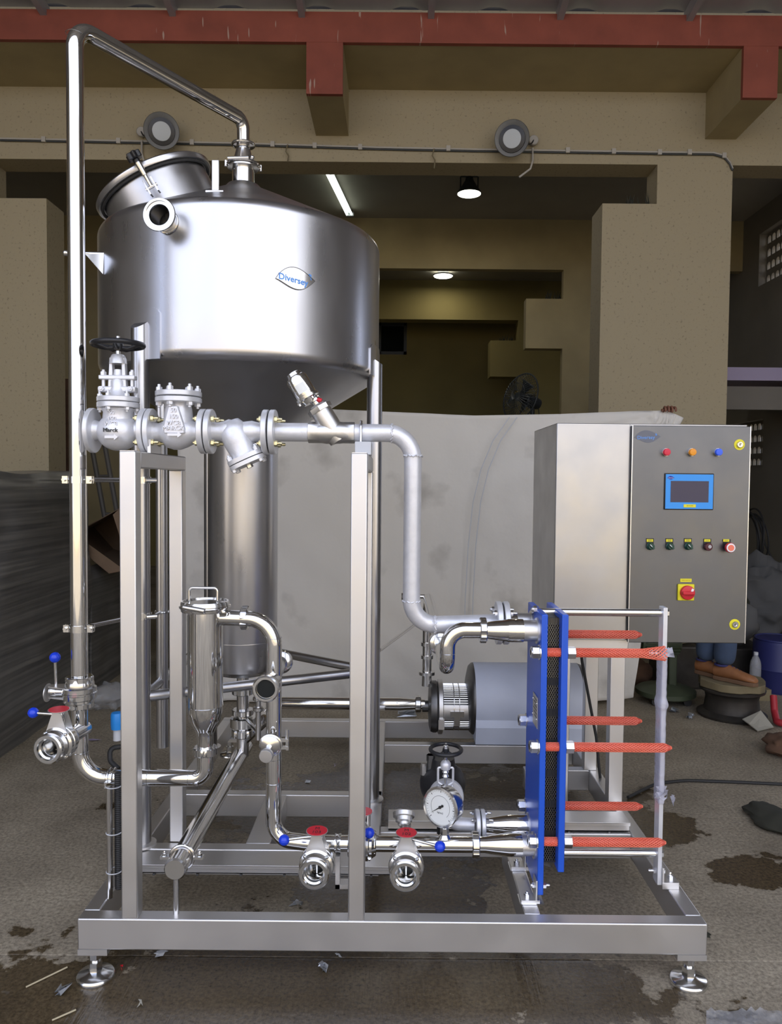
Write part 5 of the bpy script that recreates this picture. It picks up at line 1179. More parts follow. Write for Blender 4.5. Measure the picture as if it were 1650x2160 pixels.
# ---------------------------------------------------------------- control cabinet
CX0, CX1 = .638, 1.405; CYF, CYB = 3.10, 3.60; CZ0, CZ1 = .905, 1.777; XD = .934
cb = thing('control_cabinet', 'brushed steel control cabinet with touch screen, switches and red isolator', 'cabinet', (1.0, 3.35, ZT))
m = MB(); m.box((CX0, CYF, CZ0), (CX1 - .004, CYB, CZ1)); m.build('body', 'steel_cabinet', cb, bevel=.003)
m = MB(); m.box((CX0 + .001, CYF - .006, CZ0 + .001), (XD - .003, CYF, CZ1 - .001)); m.build('side_panel', 'steel_cabinet', cb, bevel=.002)
m = MB(); m.box((XD, CYF - .024, CZ0 - .004), (CX1, CYF - .002, CZ1 - .008)); dr_ = m.build('door', 'steel_door', cb, bevel=.003)
for p in ((XD, CZ0 - .004), (CX1 - .003, CZ0 - .004)): m = MB(); m.box((p[0], CYF - .0246, p[1]), (p[0] + .003, CYF - .0236, CZ1 - .008)); m.build('door_edge', 'zinc', dr_)
YD = CYF - .024
def at_door(x, y): return P(x, y, YD)
# legs of the cabinet stand on the side beam
for x, y in ((.885, 3.14), (.885, 3.55), (.66, 3.14), (.66, 3.55)):
    m = MB(); m.box((x, y, ZT), (x + .06, y + .05, CZ0 - .03)); m.build('leg', 'steel_satin', cb, bevel=.003)
m = MB(); m.box((.64, 3.12, CZ0 - .04), (.95, 3.60, CZ0 - .0)); m.build('stand_top', 'steel_satin', cb, bevel=.003)
m = MB(); m.box((.61, 3.14, ZB + .002), (.91, 3.19, ZT)); m.build('stand_rail', 'steel_satin', cb, bevel=.003)
m = MB(); m.box((.61, 3.55, ZB + .002), (.91, 3.60, ZT)); m.build('stand_rail', 'steel_satin', cb, bevel=.003)
nrm = V(0, -1, 0)
def disc(c, prof, parent, name, m_, n=36): m = MB(); m.lathe(prof, c, nrm, n=n); return m.build(name, m_, parent, angle=30)
for x, y, lm, nm in ((1404, 954, 'lens_red', 'red_lamp'), (1458, 954, 'lens_amber', 'amber_lamp'), (1513, 954, 'lens_blue', 'blue_lamp')):
    c = at_door(x, y); o = disc(c, [(.0165, 0), (.0165, .008), (.0155, .012), (.015, .012)], dr_, nm, 'steel_machined'); disc(c, [(.0145, .01), (.0145, .020), (.0135, .022)], o, 'bezel', lm); disc(c, [(.0125, .022), (.0120, .024), (0, .025)], o, 'lens', lm)
for x, y in ((1560, 938), (1550, 1317)):
    c = at_door(x, y); o = disc(c, [(.0215, 0), (.0215, .0015)], dr_, 'lock', 'yellow_label'); disc(c, [(.0125, .0015), (.0125, .008), (.011, .010), (.006, .010), (.006, .006), (0, .006)], o, 'lock_barrel', 'steel_polished')
    m = MB(); m.cbox(c + V(0, -.0075, 0), (.003, .003, .010)); m.build('lock_key_bit', 'dark_steel', o)
def leaf_plate(c, w, h, parent, name, m_):
    up_, dn_ = leaf(w, h); m = MB(); m.prism(up_ + dn_, c, (1, 0, 0), (0, 0, 1), (0, -.0012, 0)); return m.build(name, m_, parent, smooth=False)
c = at_door(1366, 922); lp_ = leaf_plate(c, .104, .050, dr_, 'name_plate', 'logo_plate_dark'); lettering('Diversey', .0195, 'logo_blue', lp_, c + V(-.006, -.0016, -.002), (1, 0, .03), (-.03, 0, 1), .0002)
for x, y, s, a in ((.030, .006, .010, 45), (.035, .004, .010, 80), (.029, .012, .008, 15)):
    m = MB(); pts = [(x + s * t * math.cos(R(a)) - w * math.sin(R(a)), y + s * t * math.sin(R(a)) + w * math.cos(R(a))) for t, w in ((0, 0), (.5, .0015), (1, 0), (.5, -.0015))]
    m.prism(pts, c + V(0, -.0013, 0), (1, 0, 0), (0, 0, 1), (0, -.0004, 0)); m.build('leaf_mark', 'logo_blue', lp_, smooth=False)
# touch screen
a, b = at_door(1400, 1075), at_door(1506, 999)
m = MB(); m.box((a.x, YD - .006, a.z), (b.x, YD, b.z)); sc = m.build('touch_screen', 'black_plastic', dr_, bevel=.003)
m = MB(); m.box((a.x + .004, YD - .0075, a.z + .004), (b.x - .004, YD - .005, b.z - .004)); m.build('screen_surround', 'screen_frame', sc)
a2, b2 = at_door(1413, 1059), at_door(1494, 1015); m = MB(); m.box((a2.x, YD - .0085, a2.z), (b2.x, YD - .007, b2.z)); m.build('display', 'screen_dark', sc)
c = at_door(1414, 1008); c.y = YD - .0075; o = leaf_plate(c, .027, .014, sc, 'screen_logo', 'logo_navy'); lettering('Diversey', .0055, 'white_ink', o, c + V(0, -.0015, 0), (1, 0, 0), (0, 0, 1), .0001)
def label_plate(x, y, w, h, parent, txt=None, lines=1, ysf=YD):
    c = P(x, y, ysf); m = MB(); m.cbox(c + V(0, -.001, 0), (w, .002, h)); o = m.build('yellow_label', 'yellow_label', parent)
    if txt: lettering(txt, h * .42, 'ink', o, c + V(0, -.0022, 0), (1, 0, 0), (0, 0, 1), .0001)
    else:
        for k in range(lines):
            m = MB(); z = c.z + (.5 * (lines - 1) - k) * h * .42; m.box((c.x - w * .3, c.y - .0023, z - h * .07), (c.x + w * .3, c.y - .002, z + h * .07)); m.build('print_line', 'ink', o)
    return o
label_plate(1455, 1067, .048, .012, sc, 'CIP SYSTEM', ysf=YD - .0075)
def holder(x, y, w=.030, h=.044):
    c = at_door(x, y); m = MB(); k = 16; poly = [(-w / 2, h / 2), (-w / 2, -h * .12)] + [(w / 2 * math.cos(PI + PI * i / k), -h * .12 + w / 2 * math.sin(PI + PI * i / k)) for i in range(1, k)] + [(w / 2, -h * .12), (w / 2, h / 2)]
    m.prism(poly, c, (1, 0, 0), (0, 0, 1), (0, -.003, 0)); return c, m.build('legend_holder', 'black_plastic', dr_)
for x in (1370, 1411, 1450):
    c, o = holder(x + 1, 1147); label_plate(x + 1, 1140, .025, .0105, o, None, 2, YD - .003)
    cc = at_door(x + 1, 1152) + V(0, -.003, 0); k = disc(cc, [(.0150, 0), (.0150, .006), (.0125, .008), (.0125, .020), (.0115, .022), (0, .022)], o, 'selector', 'switch_green')
    a = R(135); u = V(math.cos(a), 0, math.sin(a)); w = V(-math.sin(a), 0, math.cos(a)); Mx = Matrix((u, V(0, 1, 0), w)).transposed()
    m = MB(); m.cbox(cc + V(0, -.024, 0), (.025, .008, .007), Mx); m.build('selector_grip', 'switch_green', k); m = MB(); m.cbox(cc + V(0, -.0285, 0) + u * .006, (.012, .001, .002), Mx); m.build('selector_mark', 'white_ink', k)
c, o = holder(1492, 1148); label_plate(1492, 1140, .024, .0095, o, None, 1, YD - .003); cc = at_door(1492, 1153) + V(0, -.003, 0)
bz_ = disc(cc, [(.0155, 0), (.0155, .014), (.014, .016), (0, .017)], o, 'buzzer', 'buzzer_maroon')
m = MB(); m.ring(cc + V(.003, -.0175, .001), nrm, .0055, .0009, 20, 6); m.ring(cc + V(.003, -.0175, .001), nrm, .0025, .0009, 16, 6); m.build('buzzer_mark', 'white_ink', bz_)
c, o = holder(1533, 1149); label_plate(1532, 1140, .024, .0095, o, None, 1, YD - .003); cc = at_door(1534, 1154) + V(0, -.003, 0)
es = disc(cc, [(.011, 0), (.011, .014), (.018, .016), (.0195, .020), (.0195, .030), (.017, .034)], o, 'stop_button', 'red_plastic'); disc(cc, [(.0175, .0335), (.0165, .0350), (.0125, .0350)], es, 'stop_ring', 'white_ink'); disc(cc, [(.0125, .034), (.012, .0365), (0, .037)], es, 'stop_cap', 'red_net')
# main isolator
label_plate(1447, 1224, .045, .013, dr_, 'MAIN SWITCH')
c = at_door(1446, 1249); m = MB(); m.cbox(c + V(0, -.005, 0), (.066, .010, .066)); o = m.build('isolator_plate', 'yellow_label', dr_, bevel=.003)
cc = c + V(.003, -.010, 0); k = disc(cc, [(.0285, 0), (.0285, .010), (.027, .014), (.024, .015), (0, .015)], o, 'isolator_dial', 'red_plastic')
m = MB(); m.cbox(cc + V(-.002, -.021, 0), (.048, .014, .013)); m.build('isolator_grip', 'red_plastic', k, bevel=.003); m = MB(); m.cbox(cc + V(.016, -.0155, .011), (.009, .001, .012), Matrix.Rotation(R(20), 3, 'Y')); m.build('isolator_mark', 'white_ink', k)
# cable from the cabinet to the pump
cbk = thing('power_cable', 'black power cable hanging between the cabinet stand and the pump', 'cable', (.95, 3.3, .3))
m = MB(); m.tube(fillet([P(1225, 1368, 3.45), P(1228, 1395, 3.45), P(1242, 1470, 3.45), P(1258, 1555, 3.45), P(1266, 1640, 3.45), V(1.0, 3.62, .03)], .15), .0065, 10); m.build('cable', 'black_rubber', cbk)
# ---------------------------------------------------------------- cloth backdrop held up behind the machine
DC = 5.25
m = MB(); nu, nv = 150, 80; vs = []
tops = [(370, 846), (600, 858), (800, 868), (1000, 876), (1180, 873), (1330, 867), (1408, 866), (1440, 882)]
bots = [(395, 1505), (600, 1505), (800, 1500), (1000, 1492), (1180, 1485), (1250, 1480), (1300, 1476), (1336, 1471)]
def interp(tb, s):
    q = s * (len(tb) - 1); i = min(int(q), len(tb) - 2); f = q - i; return tb[i][0] + (tb[i + 1][0] - tb[i][0]) * f, tb[i][1] + (tb[i + 1][1] - tb[i][1]) * f
hand = P(1412, 866, DC)
for j in range(nv + 1):
    for i in range(nu + 1):
        s, t = i / nu, j / nv; a = interp(tops, s); b = interp(bots, s); e = t
        x = a[0] + (b[0] - a[0]) * (e ** .8); y = a[1] + (b[1] - a[1]) * e
        d = DC + .05 * math.sin(3.0 * s + .4) * t; p = P(x, y, d)
        fold = .030 * noise.noise(V(p.x * 2.2, p.z * .8, 1)) + .012 * noise.noise(V(p.x * 7, p.z * 3, 5))
        dh = (p - hand); ang = math.atan2(dh.z, dh.x); rr = dh.length
        fold += .020 * math.sin(ang * 26) * math.exp(-rr * 1.6) * min(1, rr * 8)
        fold += .018 * noise.noise(V((p.x + p.z) * 5, (p.x - p.z) * 1.5, 9)) * t
        p.y += fold; p.z = max(p.z, .012 + .004 * math.sin(i * .8)); vs.append(p)
m.add(vs, [(j * (nu + 1) + i, j * (nu + 1) + i + 1, (j + 1) * (nu + 1) + i + 1, (j + 1) * (nu + 1) + i) for j in range(nv) for i in range(nu)])
cl_ = m.build('cloth_backdrop', 'cloth', None, angle=180); tag(cl_, 'large off-white cloth sheet held up as a backdrop behind the machine', 'cloth')
md = cl_.modifiers.new('thickness', 'SOLIDIFY'); md.thickness = .002
# stitched seam lines on the sheet
for q, off in ((0, 0), (1, 16)):
    pts = [(1075 + off - q * 0, 880), (1040 + off, 930), (1015 + off, 990), (998 + off, 1060), (988 + off, 1150), (982 + off, 1260), (980 + off, 1330)]
    m = MB(); m.tube([P(x, y, DC - .02) for x, y in pts], [.0035] * len(pts), 6); m.build('seam', 'rag_white', cl_)

# ---------------------------------------------------------------- person behind the cabinet
rimc = V(2.25, 5.10, 0)
SHX = P(1535, 1436, 5.02)
def skinned(name, pts, edges, rad, m_, parent, lv=2, root=0):
    me = bpy.data.meshes.new(name); off = ORG[parent.name]; me.from_pydata([Vector(p) - off for p in pts], edges, []); me.materials.append(M[m_])
    o = bpy.data.objects.new(name, me); COL.objects.link(o); o.parent = parent; ORG[o.name] = off
    md = o.modifiers.new('skin', 'SKIN'); md.use_smooth_shade = True
    for i, r in enumerate(rad): sv_ = me.skin_vertices[0].data[i]; sv_.radius = (r, r) if not isinstance(r, tuple) else r; sv_.use_root = (i == root)
    s = o.modifiers.new('sub', 'SUBSURF'); s.levels = lv; s.render_levels = lv; return o
zrim = .245
pe = thing('person', 'person standing on a wheel rim behind the cabinet, holding up the cloth', 'person', (2.2, 5.2, zrim))
hipL, hipR = V(2.22, 5.20, 1.02), V(2.08, 5.26, 1.02)
ankF = V(SHX.x - .01, 5.06, zrim + .10); ankB = V(2.11, 5.20, zrim + .10)
hd_ = P(1412, 872, DC + .02)
sh_l, sh_r = V(2.00, 5.30, 1.50), V(2.30, 5.36, 1.48)
pts = [V(2.19, 5.26, 1.04), V(2.19, 5.27, 1.25), V(2.19, 5.30, 1.46), V(2.19, 5.29, 1.57), V(2.18, 5.23, 1.66),
       sh_l, V(1.98, 5.42, 1.70), V(1.90, 5.34, 1.88), hd_ + V(.02, .03, -.03),
       sh_r, V(2.33, 5.44, 1.26), V(2.24, 5.30, 1.06),
       hipL, V(2.20, 5.08, .66), ankF, hipR, V(2.11, 5.16, .66), ankB]
edg = [(0, 1), (1, 2), (2, 3), (3, 4), (2, 5), (5, 6), (6, 7), (7, 8), (2, 9), (9, 10), (10, 11), (0, 12), (12, 13), (13, 14), (0, 15), (15, 16), (16, 17)]
rad = [(.09, .07), (.085, .065), (.09, .065), .055, .05, .062, .045, .036, .026, .062, .045, .034, .085, .062, .045, .085, .062, .045]
skinned('body', pts, edg, rad, 'skin', pe)
# clothing over the body
jp = [pts[0], hipL, pts[13], ankF + V(0, 0, -.01), hipR, pts[16], ankB + V(0, 0, -.01), pts[0] + V(0, 0, .08)]
skinned('jeans', jp, [(0, 1), (1, 2), (2, 3), (0, 4), (4, 5), (5, 6), (0, 7)], [(.145, .115), .10, .078, .072, .10, .078, .072, (.145, .115)], 'denim', pe)
sp_ = [pts[0] + V(0, 0, .02), pts[1], pts[2], sh_l, pts[6].lerp(sh_l, .35), sh_r, pts[10].lerp(sh_r, .35)]
skinned('shirt', sp_, [(0, 1), (1, 2), (2, 3), (3, 4), (2, 5), (5, 6)], [(.155, .125), (.15, .12), (.15, .115), .075, .065, .075, .065], 'shirt', pe)
hc = V(2.17, 5.19, 1.735)
m = MB(); m.ball(hc, .10, 24, 16, (.78, .95, 1.12)); m.ball(hc + V(-.01, -.095, -.012), .014, 10, 8); m.ball(hc + V(.078, 0, -.01), .022, 10, 8, (.4, .8, 1.2)); m.ball(hc + V(-.078, 0, -.01), .022, 10, 8, (.4, .8, 1.2)); m.build('head', 'skin', pe, angle=80)
m = MB(); m.ball(hc + V(0, .012, .022), .107, 24, 16, (.80, .92, 1.0)); m.build('hair', 'hair', pe)
for s in (-1, 1): m = MB(); m.ball(hc + V(s * .03, -.088, .008), .010, 10, 8); m.build('eye', 'white_ink', pe)
m = MB(); m.ball(hc + V(0, -.088, -.045), .018, 12, 6, (1.3, .4, .35)); m.build('mouth', 'buzzer_maroon', pe)
# hand over the hem: palm behind, four fingers hooked over the front, thumb to the side
def hand_mesh(c, fx, parent):
    pl = [c + V(.012, .03, -.03), c + V(0, .022, .0)]; ed = [(0, 1)]; rd = [.024, (.030, .018)]
    for k, (dx, L) in enumerate(((-.030, .9), (-.010, 1.05), (.011, 1.0), (.030, .8))):
        b = len(pl); pl += [c + V(dx, .012, .018), c + V(dx * 1.1, -.010, .026 * L), c + V(dx * 1.15, -.030, .010), c + V(dx * 1.15, -.028, -.014 * L)]; ed += [(1, b), (b, b + 1), (b + 1, b + 2), (b + 2, b + 3)]; rd += [.011, .0098, .009, .0075]
    b = len(pl); pl += [c + V(-.038, .012, -.006), c + V(-.052, -.012, .004), c + V(-.054, -.030, -.004)]; ed += [(1, b), (b, b + 1), (b + 1, b + 2)]; rd += [.011, .010, .008]
    return skinned('hand', pl, ed, rd, 'skin', parent)
hand_mesh(P(1412, 866, DC), 1, pe)
hand_mesh(V(2.22, 5.26, .98), 1, pe)
# shoes
def shoe(c, ang, parent):
    Mz = Matrix.Rotation(ang, 3, 'Z'); secs = [(-.10, .034, .075, .03), (-.07, .040, .085, .03), (-.02, .040, .088, .03), (.03, .040, .074, .028), (.08, .045, .058, .024), (.12, .047, .048, .022), (.155, .040, .040, .02), (.175, .020, .028, .015)]
    m = MB(); vs = []; k = 14
    for x, w, h, _ in secs:
        for j in range(k):
            t = 2 * PI * j / k; y = w * math.cos(t); z = .018 + max(0, h * .5 + h * .55 * math.sin(t)); vs.append(c + Mz @ V(x, y, z))
    n = len(secs); fs = [(i * k + j, i * k + (j + 1) % k, (i + 1) * k + (j + 1) % k, (i + 1) * k + j) for i in range(n - 1) for j in range(k)] + [tuple(range(k)), tuple(range((n - 1) * k, n * k))]
    m.add(vs, fs); o = m.build('shoe', 'leather_tan', parent, angle=70)
    m = MB(); out = [(-.108, 0), (-.10, .034), (-.05, .042), (.0, .038), (.06, .045), (.12, .049), (.165, .036), (.185, 0), (.165, -.036), (.12, -.049), (.06, -.045), (.0, -.038), (-.05, -.042), (-.10, -.034)]
    m.prism(out, c, Mz @ V(1, 0, 0), Mz @ V(0, 1, 0), V(0, 0, .024)); m.build('sole', 'sole', o, bevel=.003)
    for q in range(4): x = .012 + q * .022; m = MB(); m.tube([c + Mz @ V(x, -.036, .062 - q * .006), c + Mz @ V(x + .004, 0, .103 - q * .009), c + Mz @ V(x, .036, .062 - q * .006)], .0035, 6); m.build('lace', 'lace_navy', o)
    m = MB(); m.ring(c + Mz @ V(-.055, 0, .10), (0, 0, 1), .042, .008, 24, 8); m.build('collar', 'lace_navy', o)
    return o
shoe(V(SHX.x + .02, 5.03, zrim), R(-48), pe); shoe(V(2.13, 5.17, zrim), R(-58), pe)

# wheel rim with a round board on it
wr_ = thing('wheel_rim', 'rusty bare truck wheel rim lying flat under the standing person', 'wheel rim', (rimc.x, rimc.y, 0))
m = MB(); m.lathe([(.20, 0), (.215, .004), (.22, .018), (.20, .03), (.178, .04), (.172, .07), (.165, .12), (.172, .15), (.19, .165), (.205, .172), (.208, .185), (.195, .192), (.18, .186), (.165, .16), (.15, .12), (.155, .06), (.17, .02)], rimc, n=56, cap=False); m.build('rim', 'rusty_steel', wr_, angle=40)
m = MB(); m.lathe([(.15, .09), (.06, .10), (.055, .07), (0, .07)], rimc, n=40, cap=False); m.build('rim_disc', 'rusty_steel', wr_)
bd = MB(); rr_ = random.Random(11); poly = [((.215 + rr_.uniform(-.02, .015)) * math.cos(2 * PI * i / 22), (.20 + rr_.uniform(-.02, .015)) * math.sin(2 * PI * i / 22)) for i in range(22)]
bd.prism(poly, V(rimc.x, rimc.y, .193), (1, 0, 0), (0, 1, 0), (0, 0, .05)); o = bd.build('wooden_board', 'wood_board', None, bevel=.004); tag(o, 'rough round wooden board lying on the wheel rim', 'board')
# things standing around the rim
c = G(1606, 1500); c = V(2.36, 4.9, 0); m = MB(); vs = [G(1572, 1517), G(1608, 1545), G(1640, 1545), P(1622, 1500, 4.95), P(1592, 1500, 4.98), G(1600, 1540)]
m.add([P(1566, 1518, 4.86), P(1605, 1500, 4.90), P(1632, 1535, 4.80), P(1598, 1545, 4.74), P(1580, 1528, 4.80)], [(0, 1, 2, 3, 4)])
for v in m.v: v.z = max(v.z, .006)
o = m.build('cardboard_scrap', 'paper', None, smooth=False); tag(o, 'bent grey cardboard scrap leaning on the wheel rim', 'cardboard'); md = o.modifiers.new('t', 'SOLIDIFY'); md.thickness = .006
rp_ = fillet([P(1632, 1468, 5.0), P(1634, 1500, 4.95), P(1640, 1540, 4.85), P(1740, 1580, 4.7)], .05); m = MB(); m.tube([V(p.x, p.y, max(p.z, .03)) for p in rp_], .022, 14); o = m.build('red_pipe', 'pipe_red', None); tag(o, 'bent red pipe at the right edge beside the wheel rim', 'pipe')
bc = V(2.60, 5.52, 0); b_ = thing('water_bottle', 'clear plastic water bottle standing beside the blue drum', 'bottle', bc)
m = MB(); m.lathe([(.0, .0), (.036, .0), (.038, .01), (.038, .07), (.035, .075), (.038, .08), (.038, .16), (.033, .19), (.016, .225), (.014, .235)], bc + V(0, 0, .08), n=28, cap=False); m.build('bottle_body', 'bag_clear', b_)
m = MB(); m.cyl(bc + V(0, 0, .312), bc + V(0, 0, .332), .0155); m.build('cap', 'rag_white', b_); m = MB(); m.box((bc.x - .08, bc.y - .08, 0), (bc.x + .08, bc.y + .08, .08)); m.build('stand_block', 'wood_board', b_)
dc = V(2.88, 5.75, 0); d_ = thing('blue_drum', 'dark blue plastic drum at the right edge', 'drum', dc)
m = MB(); m.lathe([(0, 0), (.17, 0), (.18, .02), (.18, .16), (.186, .17), (.18, .18), (.18, .36), (.17, .385), (.15, .39), (0, .385)], dc, n=40); m.build('drum_body', 'drum_blue', d_, angle=50); m = MB(); m.ring(dc + V(0, 0, .385), (0, 0, 1), .165, .01, 40, 8); m.build('drum_rim', 'drum_blue', d_)
def lump(name, label, cat, c, s, m_, seed, amp=.25, n=28, mm=16, fr=2.2, group=None):
    m = MB(); m.ball((0, 0, 0), 1.0, n, mm)
    for i, v in enumerate(m.v): k = 1 + amp * noise.noise(v * fr + V(seed, seed * 2, 0)); m.v[i] = Vector(c) + V(v.x * k * s[0], v.y * k * s[1], max(v.z * k, -.82) * s[2] + .8 * s[2])
    o = m.build(name, m_, None, angle=80); tag(o, label, cat, group); return o
lump('grey_sack', 'crumpled grey fabric bag behind the bottle and wheel rim', 'bag', (2.70, 6.22, .25), (.22, .17, .20), 'dark_fabric', 3, .35)
m = MB(); m.box((2.5, 6.0, 0), (2.95, 6.4, .25)); o = m.build('dark_crate', 'rusty_steel', None, bevel=.01); tag(o, 'dark grimy crate under the grey bag', 'crate')
lump('brown_rag', 'heap of brown sacking on the floor under the cabinet, beside the cloth hem', 'sacking', (1.42, 5.62, 0), (.22, .15, .075), 'brown_rag', 5, .4)
lump('brown_rag', 'small brown sacking heap closest to the green machine', 'sacking', (1.82, 5.86, 0), (.14, .12, .11), 'brown_rag', 8, .4)
# green grinder on a round base
gc_ = V(1.92, 5.42, 0); gr = thing('green_machine', 'dark green finned motor machine standing on a round base', 'machine', gc_)
m = MB(); m.lathe([(.19, .045), (.205, .055), (.205, .085), (.18, .10), (.06, .12), (.05, .125)], gc_, n=44); m.build('base', 'machine_green', gr, angle=40)
m = MB(); m.box((gc_.x + .01, gc_.y - .03, .11), (gc_.x + .07, gc_.y + .03, .40)); m.build('column', 'machine_green', gr, bevel=.01)
m = MB(); m.lathe([(.05, -.15), (.085, -.14), (.085, .13), (.05, .14)], gc_ + V(-.05, 0, .43), (1, 0, 0), n=32); bo = m.build('motor', 'machine_green', gr)
for i in range(22):
    t = 2 * PI * i / 22; d = V(0, math.cos(t), math.sin(t)); m = MB(); m.cbox(gc_ + V(-.05, 0, .43) + d * .092, (.24, .004, .022), Matrix((V(1, 0, 0), d.cross(V(1, 0, 0)), d)).transposed()); m.build('fin', 'machine_green', bo)
m = MB(); m.prism([(0, 0), (.09, 0), (.13, .13), (.10, .13), (.06, .05), (0, .05)], gc_ + V(.0, -.02, .50), (1, 0, 0), (0, 0, 1), (0, .05, 0)); m.build('handle', 'machine_green', gr)
for s in (-1, 1): m = MB(); m.cyl(gc_ + V(s * .11, -.13, .028), gc_ + V(s * .11, -.10, .028), .028); m.build('caster', 'black_rubber', gr)
m = MB(); m.tube(fillet([gc_ + V(.08, 0, .46), gc_ + V(.2, .05, .42), gc_ + V(.32, .1, .36), gc_ + V(.4, .2, .2)], .1), .012, 8); m.build('chain', 'rusty_steel', gr)
m = MB(); m.box((2.0, 5.72, 0), (2.45, 6.05, .33)); o = m.build('dark_toolbox', 'rusty_steel', None, bevel=.02); tag(o, 'low dark metal box in the shade behind the person', 'box')
m = MB(); a_, b_2 = V(2.03, 5.76, .335), V(2.40, 5.98, .335); m.prism([(-.06, 0), (.06, 0), (.06, .05), (-.06, .05)], a_, (.7, -.7, 0), (0, 0, 1), b_2 - a_); o = m.build('timber_plank', 'wood_board', None); tag(o, 'dark timber plank resting on the low dark box', 'plank')
# floor cable and dark lump at the right
m = MB(); m.tube(fillet([G(1325, 1682, .008), G(1385, 1652, .008), G(1450, 1646, .008), G(1560, 1650, .008), G(1780, 1660, .008)], .3), .008, 10); o = m.build('floor_cable', 'black_rubber', None); tag(o, 'black cable trailing over the concrete floor at the right', 'cable')
g = G(1622, 1735); lump('tar_lump', 'dark flat lump on the concrete near the right edge', 'lump', (g.x + .02, g.y, 0), (.10, .16, .03), 'moss', 2, .3)
g = G(1655, 1590); lump('brown_rag', 'dark brown rag cut off by the right edge', 'rag', (g.x, g.y, 0), (.10, .12, .06), 'brown_rag', 12, .4)
# coil of cable on the far side wall
ck = thing('cable_coil', 'coil of black cable hanging on the dark side wall behind the cabinet', 'cable', (3.9, 8.7, 1.1)); cc_ = P(1586, 1135, 8.6)
for k in range(7): m = MB(); m.ring(cc_ + V(.02 * math.sin(k), .01 * k, -.02 * (k % 3)), (1, .15 * math.sin(k * 2), .1 * math.cos(k)), .27 + .02 * (k % 4), .010, 40, 6); m.build('loop', 'black_rubber', ck)
m = MB(); m.tube([P(1602, 1105, 8.5), P(1615, 1150, 8.5), P(1630, 1180, 8.45), P(1660, 1215, 8.4)], .01, 8); m.build('loose_tail', 'black_rubber', ck)
lump('scrap_heap', 'dark heap of dirty sacks piled deep inside the side opening', 'sacks', (3.85, 8.0, 0), (.55, .4, .40), 'dark_fabric', 4, .5, 36, 22, 3.4)
lump('scrap_heap', 'lower dark sack heap nearer the cabinet corner', 'sacks', (3.2, 7.75, 0), (.36, .3, .30), 'moss', 9, .5, 36, 22, 3.6)

# ---------------------------------------------------------------- wrapped loads at the left
def wrapped(name, label, a, b, seed):
    m = MB(); nx, ny, nz_ = 10, 26, 26; 
    def face(o, u, v, nu, nv):
        k = len(m.v); o, u, v = Vector(o), Vector(u), Vector(v); vs = [o + u * (i / nu) + v * (j / nv) for j in range(nv + 1) for i in range(nu + 1)]
        m.add(vs, [(j * (nu + 1) + i, j * (nu + 1) + i + 1, (j + 1) * (nu + 1) + i + 1, (j + 1) * (nu + 1) + i) for j in range(nv) for i in range(nu)])
    dx, dy, dz = b[0] - a[0], b[1] - a[1], b[2] - a[2]
    face((b[0], a[1], a[2]), (0, dy, 0), (0, 0, dz), ny, nz_); face((a[0], a[1], a[2]), (dx, 0, 0), (0, 0, dz), nx, nz_); face((a[0], a[1], b[2]), (dx, 0, 0), (0, dy, 0), nx, ny); face((a[0], b[1], a[2]), (dx, 0, 0), (0, 0, dz), nx, nz_); face((a[0], a[1], a[2]), (0, dy, 0), (0, 0, dz), ny, nz_)
    c = (Vector(a) + Vector(b)) / 2
    for v in m.v:
        q = V(v.x * 1.5, v.y * 1.7, v.z * 2.6 + v.y * .5 + seed); n = noise.noise(q) * .035 + noise.noise(q * 3.1) * .010
        d = v - c; v += V(d.x / dx, d.y / dy, 0) * 2 * n
        e = max(0, (v.z - a[2]) / dz - .9) * 10
        if e > 0: v.x -= (d.x / dx) * .10 * e * e; v.z += noise.noise(V(v.x * 2, v.y * 2, seed)) * .05 * e
    bm_ = m; o = bm_.build(name, 'stretch_film', None, angle=80); tag(o, label, 'wrapped load', 'film-wrapped loads at the left'); return o
wrapped('wrapped_load', 'tall load wrapped in dark grey stretch film at the left edge', (-3.7, 3.6, .0), (-2.16, 5.42, 1.58), 1)
wrapped('wrapped_load', 'lower film-wrapped load under the cardboard box', (-3.4, 5.46, .0), (-2.16, 6.7, .90), 4)
cbx = thing('cardboard_box', 'open brown cardboard box lying on the lower wrapped load', 'box', (-2.3, 5.75, .98))
def card(name, q, d=.006):
    m = MB(); m.add(q, [tuple(range(len(q)))]); o = m.build(name, 'cardboard', cbx, smooth=False); md = o.modifiers.new('t', 'SOLIDIFY'); md.thickness = d; return o
a_, b_, c_, d_q = P(150, 1128, 5.70), P(255, 1070, 5.55), P(262, 1204, 5.55), P(196, 1182, 5.62)
bk = V(-.05, .55, .03)
card('front_flap', [d_q, c_, c_ + V(-.02, .22, -.07), d_q + V(0, .25, -.05)]); card('top_side', [a_, b_, b_ + bk, a_ + bk]); card('bottom_side', [d_q, c_, c_ + bk, d_q + bk]); card('back_side', [a_ + bk, b_ + bk, c_ + bk, d_q + bk]); card('right_side', [b_, c_, c_ + bk, b_ + bk])
card('left_side', [a_, d_q, d_q + bk, a_ + bk])
card('flap', [b_, P(238, 1086, 5.5), P(258, 1150, 5.5), P(290, 1200, 5.5)]); card('flap', [d_q, P(187, 1150, 5.52), P(187, 1175, 5.5), P(230, 1210, 5.5), c_])
ld = thing('ladder', 'step ladder behind the left post, with the shade there put into its colour', 'ladder', (-2.9, 7.6, 0))
a0, a1 = P(186, 900, 7.9), P(226, 1120, 7.7); b0_, b1_ = P(214, 900, 7.9), P(254, 1120, 7.7)
for p, q in ((a0, a1), (b0_, b1_)):
    d = (q - p); e = q + d * ((q.z) / -d.z); m = MB(); m.cyl(p, e, .026, n=8); m.build('rail', 'ladder_shaded', ld)
